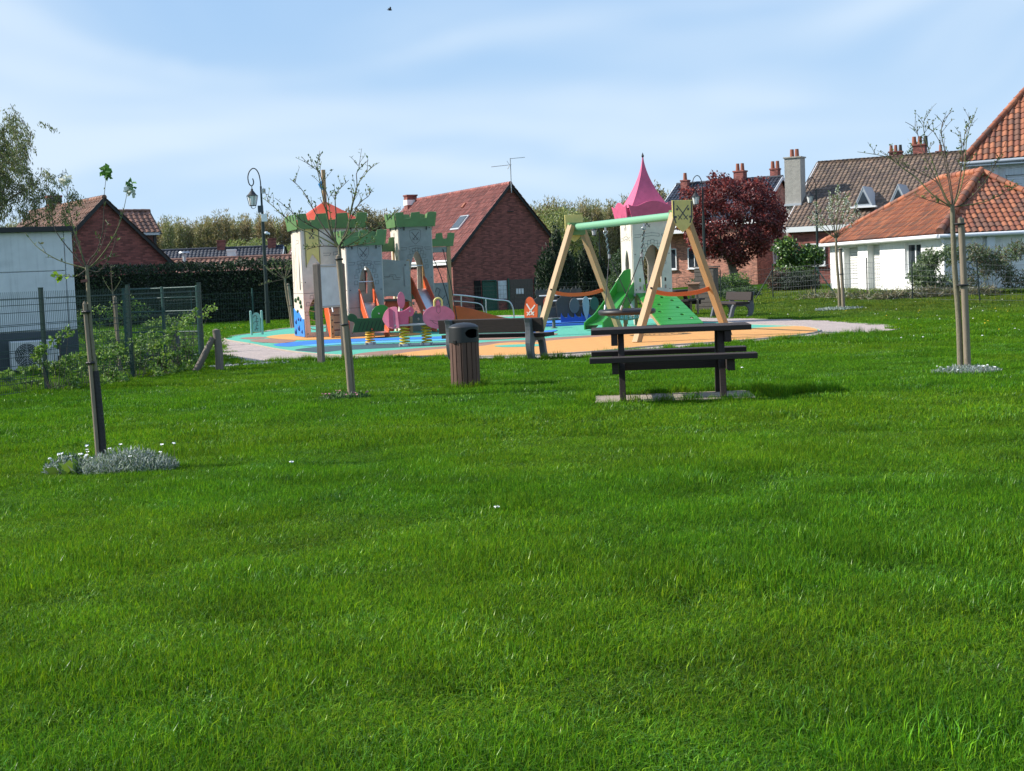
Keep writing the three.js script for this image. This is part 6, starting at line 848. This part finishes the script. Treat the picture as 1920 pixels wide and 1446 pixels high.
{ // purple-leaved tree
  const t = thing('purple_tree', 'round purple-leaved tree in front of the brick houses', 'tree', [11.3, 0.25, -72]), C = 3.55;
  mesh('trunk', limb([V(0.05, -0.2, 0), V(0.0, 0.7, 0), V(-0.12, 1.5, 0)], 0.26, 0.19, 10), M.bark, t);
  const cl = arr(46, (i) => { const y = 1 - 2 * (i + 0.5) / 46, a = i * 2.39996, s = Math.sqrt(1 - y * y), k = 0.72 + 0.3 * ((i * 0.77) % 1); return [Math.cos(a) * s * 2.7 * k, C + y * 2.0 * k + (y > 0 ? 0.1 : 0.1 * s), Math.sin(a) * s * 2.2 * k, 0.66, 0.42, 0.66]; });
  for (let i = 0; i < 12; i++) { const c = cl[i * 3 + 5]; mesh('limb', limb([V(-0.12, 1.4, 0), V(c[0] * 0.35, 2.0 + 0.2 * (i % 3), c[2] * 0.35), V(c[0] * 0.85, c[1] - 0.2, c[2] * 0.85)], 0.09, 0.025, 6), M.bark, t); }
  mesh('crown', [clumpLeaves(17000, cl, 0.17, 0.10, PURPLE), clumpLeaves(4200, cl.map((c) => [c[0] * 1.12, c[1] + (c[1] - C) * 0.12, c[2] * 1.12, 0.5, 0.42, 0.5]), 0.17, 0.09, PURPLE)], M.leaf, t).userData.kind = 'stuff';
}
shrub('laurel_bush', 'bright green laurel bush left of the white house', [13.35, 0.15, -66.5], arr(14, (i) => [Math.cos(i * 2.4) * 0.75 * ((i * 0.61) % 1 * 0.6 + 0.4), 0.45 + (i % 5) * 0.42, Math.sin(i * 2.4) * 0.6, 0.62, 0.5, 0.6]), 9000, 0.15, 0.085, BRIGHT.concat(G1), 'bush', M.leafGloss, 6);
{
  const low = [['green garden bush under the purple tree', 10.3, -66, 0.85, 1.0, BRIGHT], ['dark garden bush beside the locker behind the fence', 8.9, -64, 0.9, 1.15, G1], ['reddish shrub between the purple tree and the laurel', 11.9, -63, 0.55, 1.0, [[0.10, 0.04, 0.03], [0.06, 0.05, 0.025], [0.08, 0.08, 0.03]]], ['ivy-dark bush below the laurel', 12.6, -62.5, 0.9, 0.95, DARKG], ['low bramble heap by the fence strut', 9.4, -58.5, 0.8, 0.5, G1]];
  for (const [lb, x, z, r, h, tn] of low) shrub('garden_bush', lb, [x, hgt(x, z), z], arr(8, (i) => [Math.cos(i * 2.4) * r * 0.6, h * (0.3 + 0.35 * ((i * 0.618) % 1)), Math.sin(i * 2.4) * r * 0.6, r * 0.5, h * 0.4, r * 0.5]), 2600, 0.12, 0.07, tn, 'bush', M.leaf, 4);
  shrub('buddleia_shrub', 'straggly buddleia shrub against the white house wall', [14.35, hgt(14.3, -48.2), -48.2], arr(18, (i) => [Math.cos(i * 2.4) * 0.8 * ((i * 0.618) % 1) - 0.2, 0.25 + ((i * 0.37) % 1) * 1.15, Math.sin(i * 2.4) * 0.4, 0.36, 0.36, 0.36]), 5200, 0.16, 0.04, [[0.10, 0.16, 0.05], [0.06, 0.11, 0.035], [0.14, 0.20, 0.07]], 'shrub', M.leaf, 12, null, 0.012);
  shrub('bamboo_shrub', 'airy arching shrub in front of the shaded white wall', [16.0, hgt(16, -47.6), -47.6], arr(14, (i) => [-0.9 + i * 0.15, 0.25 + Math.abs(Math.sin(i * 1.7)) * 1.15, Math.sin(i * 2.1) * 0.35, 0.32, 0.34, 0.32]), 3400, 0.18, 0.034, [[0.11, 0.17, 0.06], [0.08, 0.12, 0.04], [0.15, 0.12, 0.06]], 'shrub', M.leaf, 14, null, 0.01);
  shrub('dry_weed_bank', 'dry grassy weeds along the foot of the right wire fence', [12.9, 0.25, -48.2], arr(26, (i) => [-2.6 + i * 0.22, 0.1, 1.5 - i * 0.02 - (i < 8 ? (8 - i) * 0.35 : 0), 0.35, 0.22, 0.35]), 5200, 0.22, 0.012, [[0.22, 0.19, 0.09], [0.12, 0.15, 0.05], [0.28, 0.23, 0.13], [0.08, 0.12, 0.03]], 'weeds', M.leaf, 0);
}
{ // weeds and suckers along the cabin fence
  const sp = [[-7.6, -22.5, 0.42, 0.45, 'leafy weed nearest the frame edge at the mesh fence'], [-7.1, -22.4, 0.3, 0.95, 'tall leafy shoot beside the first fence post'], [-6.85, -22.9, 0.4, 0.62, 'bushy weed before the air conditioner side of the fence'], [-6.75, -23.8, 0.35, 0.55, 'low weed clump right of the tree with the black guard'], [-6.5, -24.8, 0.42, 0.8, 'green weed clump at the middle fence post'], [-6.35, -25.5, 0.35, 0.65, 'weed clump right of the middle fence post'], [-6.2, -26.1, 0.36, 0.9, 'leafy sucker left of the gate corner'], [-6.0, -26.5, 0.3, 1.1, 'tallest bright sucker at the gate corner'], [-7.3, -25.2, 0.5, 0.6, 'weed clump inside the mesh fence'], [-8.6, -31.5, 0.8, 1.1, 'tall weed clump beside the half hidden bench'], [-9.4, -33.5, 0.9, 1.2, 'dark weedy thicket behind the bench and sapling'], [-7.9, -34, 0.8, 0.9, 'weeds between the gate rails and the hedge'], [-10.4, -36.5, 1.0, 1.3, 'far thicket left of the gate rails'], [-8.6, -38, 0.9, 1.0, 'far weeds seen through the gate rails'], [-6.9, -27.6, 0.5, 0.6, 'weed clump behind the gate rails'], [-6.15, -25.85, 0.22, 0.4, 'small dock plant at the foot of the leaning log']];
  for (const [x, z, r, h, lb] of sp) shrub('fence_weed', lb, [x, 0, z], arr(16, (i) => [Math.cos(i * 2.4) * r * 0.95, h * (0.08 + 0.95 * ((i * 0.618) % 1)), Math.sin(i * 2.4) * r * 0.95, r * 0.24, h * 0.10, r * 0.24]), Math.round(700 * r + 190), 0.07, 0.048, [[0.16, 0.29, 0.03], [0.11, 0.22, 0.03], [0.22, 0.34, 0.04], [0.07, 0.15, 0.02]], 'weed', M.leaf, 16, 'weeds along the cabin fence', 0.006);
}
{ // willow at the left edge
  const t = thing('willow_tree', 'willow with hanging new leaves at the left edge', 'tree', [-22.5, 0, -62]); mesh('trunk', limb([V(0, -0.2, 0), V(0.2, 2, 0), V(0.1, 4, 0), V(0.3, 5.4, 0)], 0.34, 0.16, 9), M.bark, t);
  const gs = [], lf = []; for (let i = 0; i < 60; i++) { const a = i * 2.4, R = 0.9 + 2.2 * ((i * 0.618) % 1), y = 9.9 - 0.32 * R * R * 0.6 - rr(0, 3.4), e = V(Math.cos(a) * R, y, Math.sin(a) * R); if (i % 3 === 0) gs.push(limb([V(0.2, 4.2, 0), V(e.x * 0.5, y - 0.6, e.z * 0.5), e], 0.07, 0.02, 5)); for (let k = 0; k < 10; k++) { const p = e.clone().add(V(rr(-1.2, 1.2), rr(-1, 0.8), rr(-1.2, 1.2))), q = p.clone().add(V(rr(-0.3, 0.6), -rr(0.3, 1.0), rr(-0.4, 0.4))); if (k < 6) gs.push(limb([p, p.clone().lerp(q, 0.5).add(V(0.05, 0.05, 0)), q], 0.012, 0.006, 3, 2)); lf.push(leafMass(62, (o) => o.copy(p).lerp(q, rnd()).add(V(rr(-0.16, 0.16), rr(-0.1, 0.1), rr(-0.16, 0.16))), 0.16, 0.04, [[0.16, 0.21, 0.05], [0.11, 0.15, 0.04], [0.22, 0.25, 0.08], [0.13, 0.12, 0.06]], V(0, -1, 0))); } }
  mesh('branches', gs, M.bark, t); mesh('crown', lf, M.leaf, t).userData.kind = 'stuff';
}
{ // pale spring trees in front of the poplar wood
  const pale = (label, pos, r, h, n, tones) => { const t = thing('spring_tree', label, 'tree', pos); mesh('trunk', limb([V(0, -0.3, 0), V(0.1, h * 0.3, 0), V(0, h * 0.6, 0)], 0.3, 0.1, 7), M.bark, t); const cl = arr(34, (i) => { const y = 1 - 2 * (i + 0.5) / 34, a = i * 2.4, s = Math.sqrt(1 - y * y); return [Math.cos(a) * s * r * 0.8, h * 0.55 + y * h * 0.38, Math.sin(a) * s * r * 0.8, r * 0.3, h * 0.13, r * 0.3]; }); mesh('crown', clumpLeaves(n, cl, 0.4, 0.12, tones), M.leaf, t).userData.kind = 'stuff'; };
  const yg = [[0.22, 0.27, 0.07], [0.17, 0.22, 0.05], [0.28, 0.30, 0.10]], ol = [[0.17, 0.15, 0.06], [0.13, 0.12, 0.05], [0.21, 0.17, 0.07]];
  pale('broad yellow green tree behind the hedge rooftops', [-26.5, 0, -150], 4.6, 6.2, 9000, yg); pale('yellow green tree just left of the lamp post', [-22.5, 0, -146], 3.6, 5.4, 6000, yg); pale('pale green tree behind the cypress', [4.8, 0, -128], 3.4, 7.2, 7000, yg);
  pale('olive tree between the castle and the brick house', [-12.0, 0, -118], 2.7, 7.4, 7000, ol); pale('olive tree behind the castle mast', [-15.5, 0, -126], 2.3, 7.6, 4500, ol); pale('olive tree left of the slate blue roof', [12.6, 0, -124], 2.0, 8.6, 5000, ol); pale('dark round tree beside the tall white house roof', [33.5, 0, -118], 1.6, 10.8, 4500, G1);
}
{ // far poplar wood, one mass
  const root = new THREE.Group(); root.name = 'poplar_wood'; scene.add(root); tag(root, 'far brown and olive poplar wood along the skyline', 'wood', null, 'stuff');
  const vars = arr(4, (v) => { const gs = [limb([V(0, 0, 0), V(0.1, 5, 0), V(0, 10.6, 0)], 0.22, 0.03, 5)], lf = [leafMass(130, (o) => o.set(rr(-0.45, 0.45), rr(8, 12.2), rr(-0.45, 0.45)), 0.45, 0.09, POP, V(0, 1.2, 0))]; for (let i = 0; i < 26; i++) { const a = i * 2.4 + v, y0 = 1.5 + i * 0.34, L = 3.2 * (1 - i / 34), e = V(Math.cos(a) * L * 0.36, y0 + L * 0.95, Math.sin(a) * L * 0.36), s = V(0, y0, 0); gs.push(limb([s, s.clone().lerp(e, 0.5).add(V(Math.cos(a) * 0.25, -0.15, Math.sin(a) * 0.25)), e], 0.05, 0.012, 3, 2)); lf.push(leafMass(62, (o) => o.copy(s).lerp(e, rr(0.3, 1.1)).add(V(rr(-0.4, 0.4), rr(-0.5, 0.5), rr(-0.4, 0.4))), 0.45, 0.11, POP, V(0, 0.8, 0))); } const bk = join(gs); bk.setAttribute('color', new THREE.BufferAttribute(new Float32Array(bk.attributes.position.count * 3).map((_, i) => [0.15, 0.125, 0.09][i % 3]), 3)); return join([bk, ...lf]); });
  const L = [[], [], [], []]; for (let row = 0; row < 8; row++) for (let x = -125; x < 135; x += 1.7) L[Math.floor(rnd() * 4)].push([x + rr(-1, 1), -(205 + row * 5 + rr(-1.5, 1.5)) + 0.1 * Math.abs(x)]);
  const Q = new THREE.Quaternion(), M4 = new THREE.Matrix4(), c = new THREE.Color();
  L.forEach((P, k) => { const im = new THREE.InstancedMesh(vars[k], M.leaf, P.length); im.name = 'poplars'; im.castShadow = im.receiveShadow = true; im.userData.kind = 'stuff'; P.forEach(([x, z], i) => { Q.setFromAxisAngle(V(0, 1, 0), rr(0, 6.28)); const s = rr(0.95, 1.05) * (0.93 + 0.16 * fbm(x * 0.08, 3, 2)); M4.compose(V(x, -0.5, z), Q, V(s * 1.15, s, s * 1.15)); im.setMatrixAt(i, M4); const g = fbm(x * 0.06 + 5, z * 0.06, 2); c.setRGB(0.85 + 0.3 * g, 0.85 + 0.35 * (1 - g), 0.9); im.setColorAt(i, c); }); root.add(im); });
}
{ // a bird high over the playground
  const t = thing('bird', 'tiny dark bird flying high above the playground', 'bird', [-2.19, 7.05, -30], 0.4); mesh('body', [new THREE.SphereGeometry(0.02, 10, 8).scale(2.2, 0.8, 0.8), put(slab(shapeOf([[-0.02, 0], [0.025, 0], [0.005, 0.075], [-0.025, 0.085]]), 0.004, 0.001), 0, 0.004, 0, 1.0), put(slab(shapeOf([[-0.02, 0], [0.025, 0], [0.005, 0.075], [-0.025, 0.085]]), 0.004, 0.001), 0, 0.004, 0, -1.0), put(new THREE.ConeGeometry(0.012, 0.04, 6), -0.055, 0, 0, 0, 0, Math.PI / 2)], M.dark, t);
}

scene.traverse((o) => { if (o.isMesh) { o.castShadow = true; o.receiveShadow = true; } });
renderer.render(scene, camera);
